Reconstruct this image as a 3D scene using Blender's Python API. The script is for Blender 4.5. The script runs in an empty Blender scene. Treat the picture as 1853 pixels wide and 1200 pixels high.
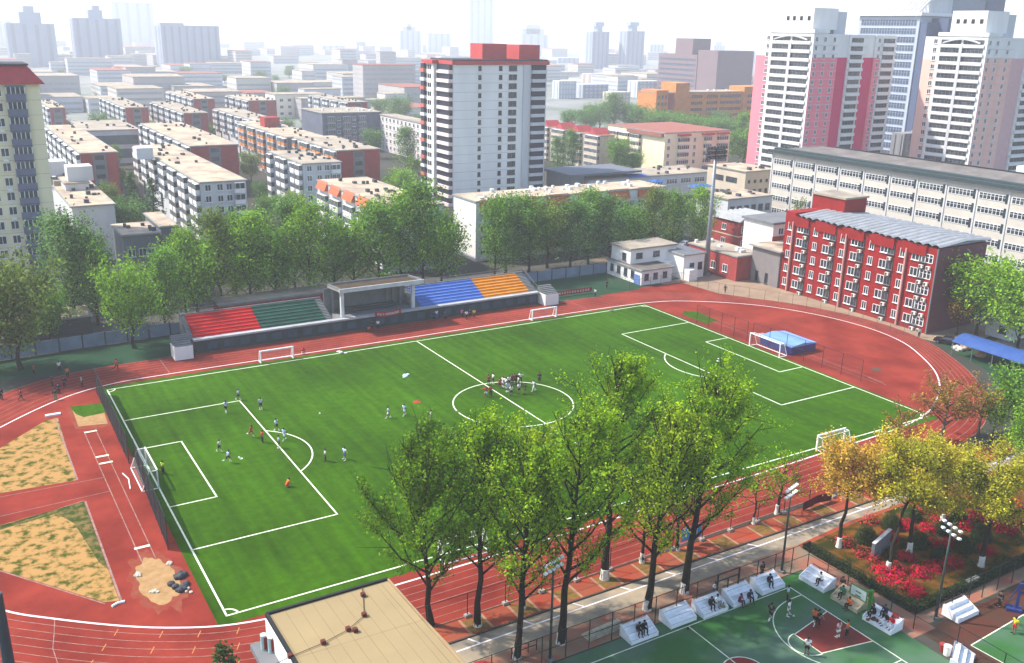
import bpy, bmesh, math, random
import numpy as np
from mathutils import Matrix, Vector
S = bpy.context.scene
COL = S.collection
rad = math.radians
# ------------------------------------------------------------------ camera
CAM = np.array([-70.559, -115.007, 53.964]); FPX = 1722.96
YAW, PIT, ROLL = .5471655, .3056221, .0216609
Fv = np.array([math.sin(YAW)*math.cos(PIT), math.cos(YAW)*math.cos(PIT), -math.sin(PIT)])
Rv = np.cross(Fv, [0, 0, 1]); Rv /= np.linalg.norm(Rv); Uv = np.cross(Rv, Fv)
Rv, Uv = math.cos(ROLL)*Rv+math.sin(ROLL)*Uv, -math.sin(ROLL)*Rv+math.cos(ROLL)*Uv
cd = bpy.data.cameras.new('camera'); cam = bpy.data.objects.new('camera', cd); COL.objects.link(cam)
cam.matrix_world = Matrix([[Rv[i], Uv[i], -Fv[i], CAM[i]] for i in range(3)]+[[0, 0, 0, 1]])
cd.sensor_width = 36; cd.lens = FPX/1853*36; cd.clip_start = .5; cd.clip_end = 20000
S.camera = cam
def G(u, v, z=0.):
    """point of the photograph -> point of the place at height z"""
    d = Fv+Rv*(u-926.5)/FPX-Uv*(v-600)/FPX
    p = CAM+d*((z-CAM[2])/d[2]); return float(p[0]), float(p[1])
def PX(x, y, z):
    d = np.array([x, y, z])-CAM; w = d@Fv
    return 926.5+FPX*(d@Rv)/w, 600-FPX*(d@Uv)/w
def HT(x, y, v):
    lo, hi = 0., 400.
    for _ in range(50):
        m = (lo+hi)/2
        if PX(x, y, m)[1] > v: lo = m
        else: hi = m
    return lo
# ------------------------------------------------------------------ light
SUN_EL, SUN_AZ = rad(48), (-.72, .694)
w = bpy.data.worlds.new('World'); S.world = w; w.use_nodes = True
nt = w.node_tree; nt.nodes.clear()
sk = nt.nodes.new('ShaderNodeTexSky'); sk.sky_type = 'NISHITA'; sk.sun_disc = False
sk.sun_elevation = SUN_EL; sk.sun_rotation = math.atan2(SUN_AZ[0], SUN_AZ[1])
sk.dust_density = 1.2; sk.air_density = 1.2
bg = nt.nodes.new('ShaderNodeBackground'); bg.inputs[1].default_value = .15
ow = nt.nodes.new('ShaderNodeOutputWorld')
nt.links.new(sk.outputs[0], bg.inputs[0]); nt.links.new(bg.outputs[0], ow.inputs[0])
sl = bpy.data.lights.new('sun', 'SUN'); sl.energy = 3.9; sl.angle = rad(1.5); sl.color = (1, .93, .82)
so = bpy.data.objects.new('sun', sl); COL.objects.link(so)
so.rotation_euler = Vector((-SUN_AZ[0]*math.cos(SUN_EL), -SUN_AZ[1]*math.cos(SUN_EL), -math.sin(SUN_EL))).to_track_quat('-Z', 'Y').to_euler()
S.view_settings.view_transform = 'Standard'; S.view_settings.look = 'None'
S.view_settings.exposure = 1.1; S.view_settings.gamma = 1
S.cycles.use_denoising = True
S.cycles.volume_bounces = 2; S.cycles.max_bounces = 8; S.cycles.transparent_max_bounces = 16
HAZE = .00031
# ------------------------------------------------------------------ helpers
random.seed(7); RNG = np.random.default_rng(7)
MATS = {}
def _n(nt, t, **k):
    n = nt.nodes.new(t)
    for a, b in k.items(): setattr(n, a, b)
    return n
def mat(name, c, rough=.8, var=.12, scale=.6, c2=None, metal=0., spec=None, bump=0., detail=4., island=0., trans=0., alpha=1., stretch=None, thr=(.35, .65), keep=False):
    """principled material: colour c broken up by world-space noise (towards c2 or darker)"""
    if name in MATS: return MATS[name]
    q = min(1, max(0, (max(c)-.42)/.32)); q = 1 if keep else .5+.5*q*q*(3-2*q); c = tuple(x*q for x in c); c2 = c2 and tuple(x*q for x in c2)
    m = bpy.data.materials.new(name); m.use_nodes = True; MATS[name] = m
    nt = m.node_tree; p = nt.nodes['Principled BSDF']; out = nt.nodes['Material Output']
    p.inputs['Roughness'].default_value = rough; p.inputs['Metallic'].default_value = metal
    p.inputs['Specular IOR Level'].default_value = spec if spec is not None else (.03 if rough > .82 else .25)
    L = nt.links.new
    if c2 is None: c2 = tuple(x*(1-var*2) for x in c)
    geo = _n(nt, 'ShaderNodeNewGeometry')
    vec = geo.outputs['Position']
    if stretch:
        mp = _n(nt, 'ShaderNodeMapping'); mp.inputs['Scale'].default_value = stretch
        L(vec, mp.inputs['Vector']); vec = mp.outputs[0]
    nz = _n(nt, 'ShaderNodeTexNoise'); nz.inputs['Scale'].default_value = scale; nz.inputs['Detail'].default_value = detail
    nz.inputs['Roughness'].default_value = .6
    L(vec, nz.inputs['Vector'])
    rp = _n(nt, 'ShaderNodeMapRange'); rp.inputs[1].default_value = thr[0]; rp.inputs[2].default_value = thr[1]
    L(nz.outputs[0], rp.inputs[0])
    mx = _n(nt, 'ShaderNodeMix', data_type='RGBA')
    mx.inputs[6].default_value = (*c, 1); mx.inputs[7].default_value = (*c2, 1)
    L(rp.outputs[0], mx.inputs[0]); colr = mx.outputs[2]
    if island:
        mr = _n(nt, 'ShaderNodeMapRange'); mr.inputs[3].default_value = 1-island; mr.inputs[4].default_value = 1+island
        L(geo.outputs['Random Per Island'], mr.inputs[0])
        hs = _n(nt, 'ShaderNodeHueSaturation'); L(mr.outputs[0], hs.inputs['Value'])
        mh = _n(nt, 'ShaderNodeMapRange'); mh.inputs[3].default_value = .485; mh.inputs[4].default_value = .515
        mm = _n(nt, 'ShaderNodeMath', operation='FRACT'); ma = _n(nt, 'ShaderNodeMath', operation='MULTIPLY'); ma.inputs[1].default_value = 7.31
        L(geo.outputs['Random Per Island'], ma.inputs[0]); L(ma.outputs[0], mm.inputs[0]); L(mm.outputs[0], mh.inputs[0]); L(mh.outputs[0], hs.inputs['Hue'])
        L(colr, hs.inputs['Color']); colr = hs.outputs[0]
    L(colr, p.inputs['Base Color'])
    if bump:
        b = _n(nt, 'ShaderNodeBump'); b.inputs['Strength'].default_value = bump; b.inputs['Distance'].default_value = .05
        n2 = _n(nt, 'ShaderNodeTexNoise'); n2.inputs['Scale'].default_value = scale*12; n2.inputs['Detail'].default_value = 3
        L(geo.outputs['Position'], n2.inputs['Vector']); L(n2.outputs[0], b.inputs['Height']); L(b.outputs[0], p.inputs['Normal'])
    sh = p.outputs[0]
    if trans:
        tb = _n(nt, 'ShaderNodeBsdfTranslucent'); L(colr, tb.inputs[0])
        ms = _n(nt, 'ShaderNodeMixShader'); ms.inputs[0].default_value = trans
        L(sh, ms.inputs[1]); L(tb.outputs[0], ms.inputs[2]); sh = ms.outputs[0]
    if alpha < 1:
        tb = _n(nt, 'ShaderNodeBsdfTransparent'); ms = _n(nt, 'ShaderNodeMixShader'); ms.inputs[0].default_value = alpha
        L(tb.outputs[0], ms.inputs[1]); L(sh, ms.inputs[2]); sh = ms.outputs[0]
    L(sh, out.inputs[0])
    return m
class MB:
    """collects shapes, build() links them as ONE mesh object"""
    def __init__(s): s.v = []; s.f = []; s.m = []
    def add(s, vs, fs, mi=0):
        o = len(s.v); s.v += [tuple(map(float, q)) for q in vs]; s.f += [tuple(i+o for i in f) for f in fs]; s.m += [mi]*len(fs); return s
    def box(s, x0, y0, z0, x1, y1, z1, mi=0):
        vs = [(x, y, z) for z in (z0, z1) for y in (y0, y1) for x in (x0, x1)]
        return s.add(vs, [(0, 2, 3, 1), (4, 5, 7, 6), (0, 1, 5, 4), (2, 6, 7, 3), (0, 4, 6, 2), (1, 3, 7, 5)], mi)
    def prism(s, poly, z0, z1, mi=0):
        n = len(poly)
        a = sum(poly[i][0]*poly[(i+1) % n][1]-poly[(i+1) % n][0]*poly[i][1] for i in range(n))
        if a < 0: poly = poly[::-1]
        vs = [(x, y, z0) for x, y in poly]+[(x, y, z1) for x, y in poly]
        fs = [tuple(range(n))[::-1], tuple(range(n, 2*n))]+[(i, (i+1) % n, n+(i+1) % n, n+i) for i in range(n)]
        return s.add(vs, fs, mi)
    def poly(s, pts, mi=0): return s.add(pts, [tuple(range(len(pts)))], mi)
    def tube(s, pts, r, n=6, mi=0, cap=True):
        pts = [np.array(p, float) for p in pts]; r = r if hasattr(r, '__len__') else [r]*len(pts)
        vs = []
        for i, p in enumerate(pts):
            t = pts[min(i+1, len(pts)-1)]-pts[max(i-1, 0)]; t = t/(np.linalg.norm(t)+1e-9)
            a = np.cross(t, [0, 0, 1.] if abs(t[2]) < .9 else [1., 0, 0]); a /= np.linalg.norm(a); b = np.cross(t, a)
            for k in range(n):
                q = 2*math.pi*k/n; vs.append(p+r[i]*(math.cos(q)*a+math.sin(q)*b))
        fs = [(i*n+k, i*n+(k+1) % n, (i+1)*n+(k+1) % n, (i+1)*n+k) for i in range(len(pts)-1) for k in range(n)]
        if cap: fs += [tuple(range(n))[::-1], tuple(range((len(pts)-1)*n, len(pts)*n))]
        return s.add(vs, fs, mi)
    def bar(s, a, b, w, h=None, mi=0):
        """square-section bar from a to b"""
        a, b = np.array(a, float), np.array(b, float); h = h or w
        t = (b-a)/np.linalg.norm(b-a); e = np.cross(t, [0, 0, 1.] if abs(t[2]) < .95 else [0, 1., 0]); e /= np.linalg.norm(e); g = np.cross(e, t)
        vs = [p+sx*e*w/2+sy*g*h/2 for p in (a, b) for sx, sy in ((-1, -1), (1, -1), (1, 1), (-1, 1))]
        return s.add(vs, [(0, 3, 2, 1), (4, 5, 6, 7), (0, 1, 5, 4), (1, 2, 6, 5), (2, 3, 7, 6), (3, 0, 4, 7)], mi)
    def ball(s, c, r, nu=10, nv=6, mi=0, rz=None):
        rz = rz or r; vs = [(c[0], c[1], c[2]-rz)]
        for j in range(1, nv):
            t = math.pi*j/nv-math.pi/2
            vs += [(c[0]+r*math.cos(t)*math.cos(2*math.pi*i/nu), c[1]+r*math.cos(t)*math.sin(2*math.pi*i/nu), c[2]+rz*math.sin(t)) for i in range(nu)]
        vs.append((c[0], c[1], c[2]+rz)); N = len(vs)-1
        fs = [(0, 1+(i+1) % nu, 1+i) for i in range(nu)]+[(N, N-nu+i, N-nu+(i+1) % nu) for i in range(nu)]
        fs += [(1+j*nu+i, 1+j*nu+(i+1) % nu, 1+(j+1)*nu+(i+1) % nu, 1+(j+1)*nu+i) for j in range(nv-2) for i in range(nu)]
        return s.add(vs, fs, mi)
    def mesh(s, name, ms, smooth=False):
        me = bpy.data.meshes.new(name); me.from_pydata(s.v, [], s.f)
        for m in (ms if isinstance(ms, (list, tuple)) else [ms]): me.materials.append(m)
        me.polygons.foreach_set('material_index', s.m)
        if smooth: me.polygons.foreach_set('use_smooth', [True]*len(s.f))
        me.update(); return me
    def build(s, name, ms, parent=None, smooth=False, loc=None, label=None):
        return link(name, s.mesh(name, ms, smooth), parent, loc, label)
def link(name, me, parent=None, loc=None, label=None):
    o = bpy.data.objects.new(name, me); COL.objects.link(o)
    if parent is not None: o.parent = parent
    if loc is not None: o.location = loc
    if label: o['label'] = label
    return o
def tag(o, label, cat, group=None, kind=None):
    o['label'] = label; o['category'] = cat
    if group: o['group'] = group
    if kind: o['kind'] = kind
    return o
def thing(name, label, cat, loc=(0, 0, 0), rz=0., group=None):
    o = bpy.data.objects.new(name, None); COL.objects.link(o); o.empty_display_size = .5
    o.location = loc; o.rotation_euler = (0, 0, rz); return tag(o, label, cat, group, 'thing')
def copy_tree(o, parent=None):
    c = o.copy(); COL.objects.link(c)
    if parent is not None: c.parent = parent
    for ch in list(o.children): copy_tree(ch, c)
    return c
def struct(name, mb, m, label, cat='ground'):
    o = mb.build(name, m); return tag(o, label, cat, None, 'structure')
def sheet(name, poly, z, m, label, cat='ground'):
    return struct(name, MB().poly([(x, y, z) for x, y in poly]), m, label, cat)
def ccw(p):
    a = sum(p[i][0]*p[(i+1) % len(p)][1]-p[(i+1) % len(p)][0]*p[i][1] for i in range(len(p)))
    return p if a > 0 else p[::-1]
def strip(mb, pts, w, z, mi=0):
    """flat painted line of width w along pts"""
    P = [np.array(p[:2], float) for p in pts]; L = []; R = []
    for i in range(len(P)):
        t = P[min(i+1, len(P)-1)]-P[max(i-1, 0)]; t /= np.linalg.norm(t)+1e-9; n = np.array([-t[1], t[0]])*w/2
        L.append(P[i]+n); R.append(P[i]-n)
    vs = [(*p, z) for p in L]+[(*p, z) for p in R]; n = len(P)
    mb.add(vs, [(n+i, n+i+1, i+1, i) for i in range(n-1)], mi)
def crom(P, n=8, closed=False):
    P = [np.array(p, float) for p in P]; N = len(P); out = []
    for i in range(N if closed else N-1):
        g = lambda k: P[k % N] if closed else P[min(max(k, 0), N-1)]
        a, b, c, d = g(i-1), g(i), g(i+1), g(i+2)
        for k in range(n):
            t = k/n; out.append(.5*(2*b+(c-a)*t+(2*a-5*b+4*c-d)*t*t+(3*b-a-3*c+d)*t**3))
    if not closed: out.append(P[-1])
    return out
ORD = ['first', 'second', 'third', 'fourth', 'fifth', 'sixth', 'seventh', 'eighth', 'ninth', 'tenth', 'eleventh', 'twelfth', 'thirteenth', 'fourteenth', 'fifteenth', 'sixteenth', 'seventeenth', 'eighteenth', 'nineteenth', 'twentieth']
# ------------------------------------------------------------------ air
def haze():
    b = MB().box(-3500, -700, -1, 5200, 5200, 150)
    m = bpy.data.materials.new('haze'); m.use_nodes = True; nt = m.node_tree; nt.nodes.clear()
    v = nt.nodes.new('ShaderNodeVolumePrincipled'); v.inputs['Color'].default_value = (.93, .945, 1, 1)
    v.inputs['Density'].default_value = HAZE; v.inputs['Anisotropy'].default_value = .15
    o = nt.nodes.new('ShaderNodeOutputMaterial'); nt.links.new(v.outputs[0], o.inputs['Volume'])
    m.cycles.homogeneous_volume = True
    h = b.build('haze', m); h['kind'] = 'stuff'; h['label'] = 'pale haze lying over the city'; h['category'] = 'haze'
haze()
# ------------------------------------------------------------------ ground
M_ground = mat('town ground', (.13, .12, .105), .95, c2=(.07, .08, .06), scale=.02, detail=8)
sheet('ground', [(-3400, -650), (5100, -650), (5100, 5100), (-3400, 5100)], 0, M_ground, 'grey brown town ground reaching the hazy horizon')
sheet('far_ground', [(-3300, 330), (5000, 330), (5000, 5000), (-3300, 5000)], .004, mat('hazed city ground', (.26, .26, .26), .95, c2=(.13, .15, .12), scale=.02, detail=8, keep=True), 'ground of the distant city with pale haze painted into its colour')  # paler colour paints the whitening of distant haze onto the ground
M_track = mat('track rubber', (.46, .066, .042), .85, c2=(.28, .036, .025), scale=.16, detail=7, bump=.2)
inner = crom([(-44, 36.9), (-20, 36.7), (0, 36.5), (30, 36.3), (54, 35.3), (64.4, 31.3), (74, 23), (79.5, 13), (81.7, 2.5), (80.5, -7), (76.2, -15), (69.5, -23.2), (60, -30), (48, -34.4), (27, -35.6), (0, -36.4), (-35, -37), (-49.5, -36.3), (-58, -33.1), (-66.7, -26.6), (-72, -21), (-78.5, -9), (-80, 3), (-76, 16), (-67.8, 25.6), (-59.5, 33), (-52.4, 36.2)], 8, True)
OUT_W = crom([(8.5,), (8.3,), (8.3,), (8.5,), (7.5,), (6.2,), (5.2,), (5,), (5,), (5,), (5.4,), (6.2,), (7.4,), (8.2,), (8.6,), (8.4,), (8.3,), (8.2,), (7.8,), (7.5,), (7.5,), (7.5,), (7.5,), (7.8,), (8.6,), (9.5,), (8.8,)], 8, True)
def off(k):
    o = []
    n = len(inner)
    for i in range(n):
        t = inner[(i+1) % n]-inner[i-1]; t /= np.linalg.norm(t); o.append(inner[i]+np.array([-t[1], t[0]])*float(OUT_W[i][0])*k)
    return o
outer = off(1.)
# the whole red surface: running track, both D zones and the apron by the far corner
sheet('running_track', ccw([tuple(p) for p in outer]), .008, M_track, 'red rubber running track around the green pitch', 'track')
ap = [(48, 45), G(1135, 524), G(1232, 511), G(1300, 531), G(1383, 543), G(1459, 556), (78, 10), (60, 34)]
sheet('track_apron', ccw(ap), .004, M_track, 'red rubber apron beyond the far right bend', 'track')
M_lane = mat('lane paint', (.52, .30, .25), .8, var=.25, scale=1.5)
M_kerb = mat('kerb white', (.72, .66, .66), .7, var=.1)
lm = MB(); NL = 7
for k in range(1, NL+1):
    o = off(k/NL-.012); strip(lm, o+[o[0]], .07 if k < NL else .1, .016)
for x in (-46.6, -4.):                                             # start and relay marks across the lanes
    strip(lm, [(x, -37), (x, -45.2)], .07, .02)
strip(lm, [(-42.5, 37.2), (-42.5, 45)], .1, .02); strip(lm, [(40, 37), (40, 44.8)], .08, .02)
a = [tuple(inner[i]*(1-t)+outer[i]*t) for i, t in ((152, .0), (151, .25), (150, .55), (148, 1.))]; strip(lm, a, .08, .02)
struct('lane_lines', lm, M_lane, 'thin white lane lines painted on the running track', 'marking')
km = MB(); strip(km, inner+[inner[0]], .24, .022)
struct('track_kerb_line', km, M_kerb, 'wide white line along the inside of the running track', 'marking')
mo = MB()
for i in (138, 141, 144, 147, 154):
    for t in (.2, .5, .8):
        if (i+int(t*10)) % 3: p = inner[i]*(1-t)+outer[i]*t; q = p+np.array([.5, .9]); strip(mo, [p, q], .1, .021)
struct('stagger_marks', mo, mat('orange paint', (.6, .22, .06), .8), 'short orange stagger marks across the lanes at bottom left', 'marking')
# turf with mowing stripes
def turf_mat():
    m = mat('pitch turf', (.046, .140, .0003), .95, c2=(.068, .185, .0008), scale=.9, detail=6, bump=.35)
    nt = m.node_tree; p = nt.nodes['Principled BSDF']; L = nt.links.new
    src = p.inputs['Base Color'].links[0].from_socket
    geo = _n(nt, 'ShaderNodeNewGeometry'); sp = _n(nt, 'ShaderNodeSeparateXYZ'); L(geo.outputs['Position'], sp.inputs[0])
    nz = _n(nt, 'ShaderNodeTexNoise'); nz.inputs['Scale'].default_value = .055; nz.inputs['Detail'].default_value = 5; L(geo.outputs['Position'], nz.inputs['Vector'])
    mp = _n(nt, 'ShaderNodeMapping'); mp.inputs['Scale'].default_value = (.9, .05, 1); mp.inputs['Rotation'].default_value = (0, 0, .25); L(geo.outputs['Position'], mp.inputs['Vector'])
    n3 = _n(nt, 'ShaderNodeTexNoise'); n3.inputs['Scale'].default_value = 1.; n3.inputs['Detail'].default_value = 3; L(mp.outputs[0], n3.inputs['Vector'])
    sn = _n(nt, 'ShaderNodeMath', operation='SINE'); m1 = _n(nt, 'ShaderNodeMath', operation='MULTIPLY'); m1.inputs[1].default_value = .85
    L(sp.outputs[0], m1.inputs[0]); L(m1.outputs[0], sn.inputs[0])
    m2 = _n(nt, 'ShaderNodeMath', operation='MULTIPLY_ADD'); m2.inputs[1].default_value = .035; L(sn.outputs[0], m2.inputs[0])
    m3 = _n(nt, 'ShaderNodeMapRange'); m3.inputs[1].default_value = .3; m3.inputs[2].default_value = .7; m3.inputs[3].default_value = .72; m3.inputs[4].default_value = 1.28; L(nz.outputs[0], m3.inputs[0])
    L(m3.outputs[0], m2.inputs[2])
    m4 = _n(nt, 'ShaderNodeMapRange'); m4.inputs[1].default_value = .3; m4.inputs[2].default_value = .7; m4.inputs[3].default_value = -.2; m4.inputs[4].default_value = .2; L(n3.outputs[0], m4.inputs[0])
    m5 = _n(nt, 'ShaderNodeMath', operation='ADD'); L(m2.outputs[0], m5.inputs[0]); L(m4.outputs[0], m5.inputs[1])
    hs = _n(nt, 'ShaderNodeHueSaturation'); L(m5.outputs[0], hs.inputs['Value']); L(src, hs.inputs['Color']); L(hs.outputs[0], p.inputs['Base Color'])
    return m
M_turf = turf_mat()
sheet('football_pitch', [(-53.6, -35.5), (53.2, -35.3), (53.2, 35.2), (-53.6, 35.6)], .02, M_turf, 'green artificial turf football pitch', 'pitch')
M_line = mat('pitch line paint', (.66, .70, .56), .8, c2=(.40, .46, .28), scale=1.6, detail=9, thr=(.45, .75), keep=True)
pm = MB(); LW = .2; Z = .028
def ln(*p): strip(pm, p, LW, Z)
for sx in (-1, 1):
    ln((sx*52.5, -34), (sx*52.5, 34))
    ln((sx*52.5, 20.16), (sx*36, 20.16)); ln((sx*36, 20.16+LW/2), (sx*36, -20.16-LW/2)); ln((sx*36, -20.16), (sx*52.5, -20.16))
    ln((sx*52.5, 9.16), (sx*47, 9.16)); ln((sx*47, 9.16+LW/2), (sx*47, -9.16-LW/2)); ln((sx*47, -9.16), (sx*52.5, -9.16))
    c = math.acos(5.5/9.15); ln(*[(sx*(41.5-9.15*math.cos(q)), 9.15*math.sin(q)) for q in np.linspace(-c, c, 33)])
    for sy in (-1, 1): ln(*[(sx*(52.5-1.1*math.cos(q)), sy*(34-1.1*math.sin(q))) for q in np.linspace(0, math.pi/2, 9)])
    ln(*[(sx*41.5+.16*math.cos(q), .16*math.sin(q)) for q in np.linspace(0, 6.3, 9)])
ln((-52.6, 34), (52.6, 34)); ln((-52.6, -34), (52.6, -34)); ln((0, -34), (0, 34))
ln(*[(9.15*math.cos(q), 9.15*math.sin(q)) for q in np.linspace(0, 2*math.pi, 97)])
struct('pitch_lines', pm, M_line, 'white painted football markings on the green pitch', 'marking')
# left D zone: sandy earth patches, long jump run-up, pits
M_dirt = mat('dry earth', (.34, .195, .068), .95, c2=(.045, .06, .006), scale=.85, detail=12, thr=(.47, .62), bump=.4, keep=True)
M_sand = mat('pit sand', (.36, .225, .105), .95, c2=(.27, .16, .07), scale=1.1, detail=8, keep=True, bump=.4)
M_grassd = mat('rough grass', (.07, .13, .018), .95, c2=(.15, .17, .04), scale=.8, detail=8, thr=(.4, .75))
sheet('earth_patch', ccw([(-76, 4.5), (-60.9, 3.4), (-60.4, 25.6), (-62, 25.4), (-76, 9)]), .024, M_dirt, 'sandy earth patch with tufts, upper one left of the run-up', 'earth')
sheet('earth_patch', ccw([(-76, -5.6), (-60.9, -2.9), (-60.9, -26.4), (-62.2, -26), (-71, -14), (-76, -8)]), .024, M_dirt, 'sandy earth patch with tufts, lower one left of the run-up', 'earth')
gm = MB()
gm.add([(-60.9, -2.9, .026), (-60.9, -20, .026), (-61.5, -18, .026), (-62.6, -8, .026), (-64, -4.6, .026), (-72, -6, .026), (-72, -5, .026)], [(6, 5, 4, 3, 2, 1, 0)])
struct('grass_fringe', gm, mat('fringe grass', (.06, .11, .018), .95, c2=(.33, .22, .08), scale=.9, detail=9, thr=(.45, .6)), 'patchy grass along the edge of the lower earth patch', 'grass')
def blob(cx, cy, rx, ry, n=28, j=.08, seed=1):
    r = np.random.default_rng(seed); k = r.uniform(1-j, 1+j, n); k = (k+np.roll(k, 1))/2
    return [(cx+rx*k[i]*math.cos(2*math.pi*i/n), cy+ry*k[i]*math.sin(2*math.pi*i/n)) for i in range(n)]
M_scat = mat('scattered sand', (.42, .13, .075), .95, c2=(.40, .065, .042), scale=.9, detail=7)
sheet('sand_scatter', blob(-57, -24.6, 2.5, 6.0, seed=4, j=.25, n=60), .018, M_scat, 'sand scattered on the red rubber round the lower jump pit', 'sand')
sheet('sand_pit', blob(-56.9, -24.4, 1.9, 4.7, seed=2, j=.14, n=60), .023, M_sand, 'sandy jump pit at the lower end of the run-up', 'sand')
sheet('sand_scatter', ccw([(-58.9, 29.2), (-54, 28.3), (-54, 19.5), (-56, 18.8), (-58.8, 20.3)]), .018, M_scat, 'sand scattered round the upper jump pit by the net', 'sand')
sheet('sand_pit', ccw([(-58.2, 28.4), (-54.2, 27.4), (-54.6, 20.2), (-58.3, 21)]), .023, M_sand, 'sandy jump pit at the upper end of the run-up', 'sand')
sheet('turf_mat', ccw([(-58.4, 29.4), (-54, 28.6), (-54.2, 24.6), (-57.2, 24.2), (-58, 26)]), .03, M_turf, 'strip of green turf over the far side of the upper jump pit', 'turf')
rm = MB()
for a, b in (((-57.9, 19), (-57.6, -20)), ((-56.4, 19), (-56.2, -20)), ((-76, 3.1), (-57.8, 2.6)), ((-76, -2.6), (-57.8, -1.6))): strip(rm, [a, b], .1, .024)
strip(rm, [(-60.75, 25.6), (-60.75, 3.4)], .22, .026); strip(rm, [(-60.75, -3), (-60.75, -26.4)], .22, .026); strip(rm, [(-76, -6.6), (-60.8, -2.7)], .12, .026)
strip(rm, [(-76, -8.3), (-71, -14.2), (-62.2, -26.3)], .14, .026)
struct('runup_lines', rm, M_lane, 'pale lines of the long jump run-up on red rubber', 'marking')
bm_ = MB()
for x, y in ((-57.1, 18.3), (-57.0, 9.2), (-56.9, 6.9), (-57, -17)): bm_.box(x-.8, y-.22, .026, x+.8, y+.22, .05)
struct('takeoff_boards', bm_, M_line, 'white take-off boards across the long jump run-up', 'marking')
# strips of green court beyond the far straight and beyond the right bend
M_gcourt = mat('dark green court', (.030, .092, .052), .9, c2=(.048, .12, .062), scale=.25, detail=6)
sheet('green_strip', [(-74, 45.5), (-38.5, 45.5), (-38.5, 56), (-74, 56)], .006, M_gcourt, 'dark green strip beyond the track at left', 'court')
sheet('green_court', [(38, 44.6), (59, 44.6), (63, 47.5), (63, 60), (38, 60)], .006, M_gcourt, 'dark green court right of the grandstand', 'court')
sheet('green_verge', ccw([(85.6, -12), (91, -14), (90, -40), (80, -60), (52, -60), (56, -46), (70, -37), (80, -25)]), .006, M_gcourt, 'green court strip outside the right bend', 'court')
M_plaza = mat('plaza paving', (.50, .36, .25), .9, c2=(.38, .27, .19), scale=.3, detail=6)
sheet('plaza', ccw([(66, 48), (110, 48), (110, -12), (88, -15), (85.6, -10), (83, 5), (77, 20), (70, 40)]), .003, M_plaza, 'sandy paved yard in front of the red building', 'pavement')
# right D zone items
sheet('turf_patch', ccw([G(1237, 563), G(1262, 564), G(1299, 580), G(1278, 586), G(1236, 570)]), .03, M_turf, 'small island of green turf in the red right-hand zone', 'turf')
sheet('drain_cover', blob(*G(1586, 669), .9, .8, seed=6, j=.02), .03, mat('drain iron', (.12, .10, .07), .7), 'round drain cover in the red right-hand zone', 'drain')
dm = MB()
strip(dm, [G(1570, 682), G(1603, 697)], .12, .024); strip(dm, [(57.2, 19), (57.2, -21)], .09, .024); strip(dm, [(58.6, 19), (58.6, -21)], .09, .024)
struct('runup_lines', dm, M_lane, 'pale lines of the run-up in the red right-hand zone', 'marking')
# near side: brick strip, road, pavement, courts
M_brick = mat('red paving brick', (.30, .045, .022), .9, c2=(.22, .07, .04), scale=.5, detail=8, bump=.2, keep=True)
sheet('brick_strip', [(-44, -48.2), (60, -48.2), (60, -45.2), (-44, -45.2)], .012, M_brick, 'red brick strip with tree pits beside the near straight', 'pavement')
M_road = mat('old asphalt', (.33, .26, .18), .92, c2=(.17, .15, .125), scale=.28, detail=9, bump=.2, keep=True)
sheet('road', [(-46, -52.1), (70, -51.4), (70, -48.4), (-46, -48.4)], .006, M_road, 'worn grey road with white parking lines', 'road')
M_pave = mat('pink paving', (.30, .115, .075), .9, c2=(.22, .16, .11), scale=.35, detail=8, thr=(.42, .58), bump=.2, keep=True)
sheet('pavement', [(-46, -55.2), (5.4, -55.2), (5.4, -51.2), (-46, -52)], .012, M_pave, 'pink and grey pavement along the court fence', 'pavement')
sheet('pavement', [(2.6, -69), (6, -69), (6, -51.2), (5.4, -51.2), (5.4, -55.2), (2.6, -55.2)], .014, M_pave, 'pink pavement between court and flower garden', 'pavement')
sheet('pavement', [(6, -68.2), (60, -68.2), (60, -66.6), (6, -66.6)], .012, M_pave, 'pink pavement below the flower garden hedge', 'pavement')
wm = MB()
strip(wm, [(-46, -49.75), (60, -48.9)], .17, .016)
for x in np.arange(-40, 40, 5.9): strip(wm, [(x, -48.45), (x+.7, -49.72+(x+46)*.008)], .17, .017)
struct('road_lines', wm, M_kerb, 'white parking lines on the grey road', 'marking')
kb = MB().box(-46, -48.4, 0, 60, -48.2, .13)
struct('kerb', kb, mat('kerb stone', (.16, .12, .10), .9), 'low stone kerb between brick strip and road', 'kerb')
def court_mat():
    return mat('court green', (.024, .105, .020), .8, c2=(.062, .120, .075), scale=.13, detail=8, thr=(.40, .58), keep=True)
M_court = court_mat()
sheet('basketball_court', [(-46, -90), (2.6, -90), (2.6, -55.4), (-46, -55.4)], .010, M_court, 'dark green basketball court', 'court')
M_key = mat('court red', (.20, .016, .012), .8, c2=(.11, .022, .016), scale=.4, detail=7, keep=True)
sheet('basketball_key', ccw([(-1.1, -61.9), (-1.1, -67.4), (-6.8, -66.3), (-6.8, -63)]), .016, M_key, 'red key area of the basketball court', 'court')
cm = MB()
def cl(*p): strip(cm, p, .11, .022)
cl((-1.1, -57), (-1.1, -85)); cl((-40, -57.1), (-1.05, -57)); cl((-14.8, -57), (-14.8, -85)); cl((-1.1, -61.9), (-6.8, -63)); cl((-1.1, -67.4), (-6.8, -66.3)); cl((-6.8, -62.95), (-6.8, -66.35))
cl(*[(-6.8-1.8*math.sin(q), -64.65+1.75*math.cos(q)) for q in np.linspace(0, math.pi, 25)])
cl((-1.1, -58.6), (-2.6, -58.6), *[(-2.6-6.1*math.sin(q), -64.6+6*math.cos(q)) for q in np.linspace(0, math.pi, 33)], (-1.1, -70.6))
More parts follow.
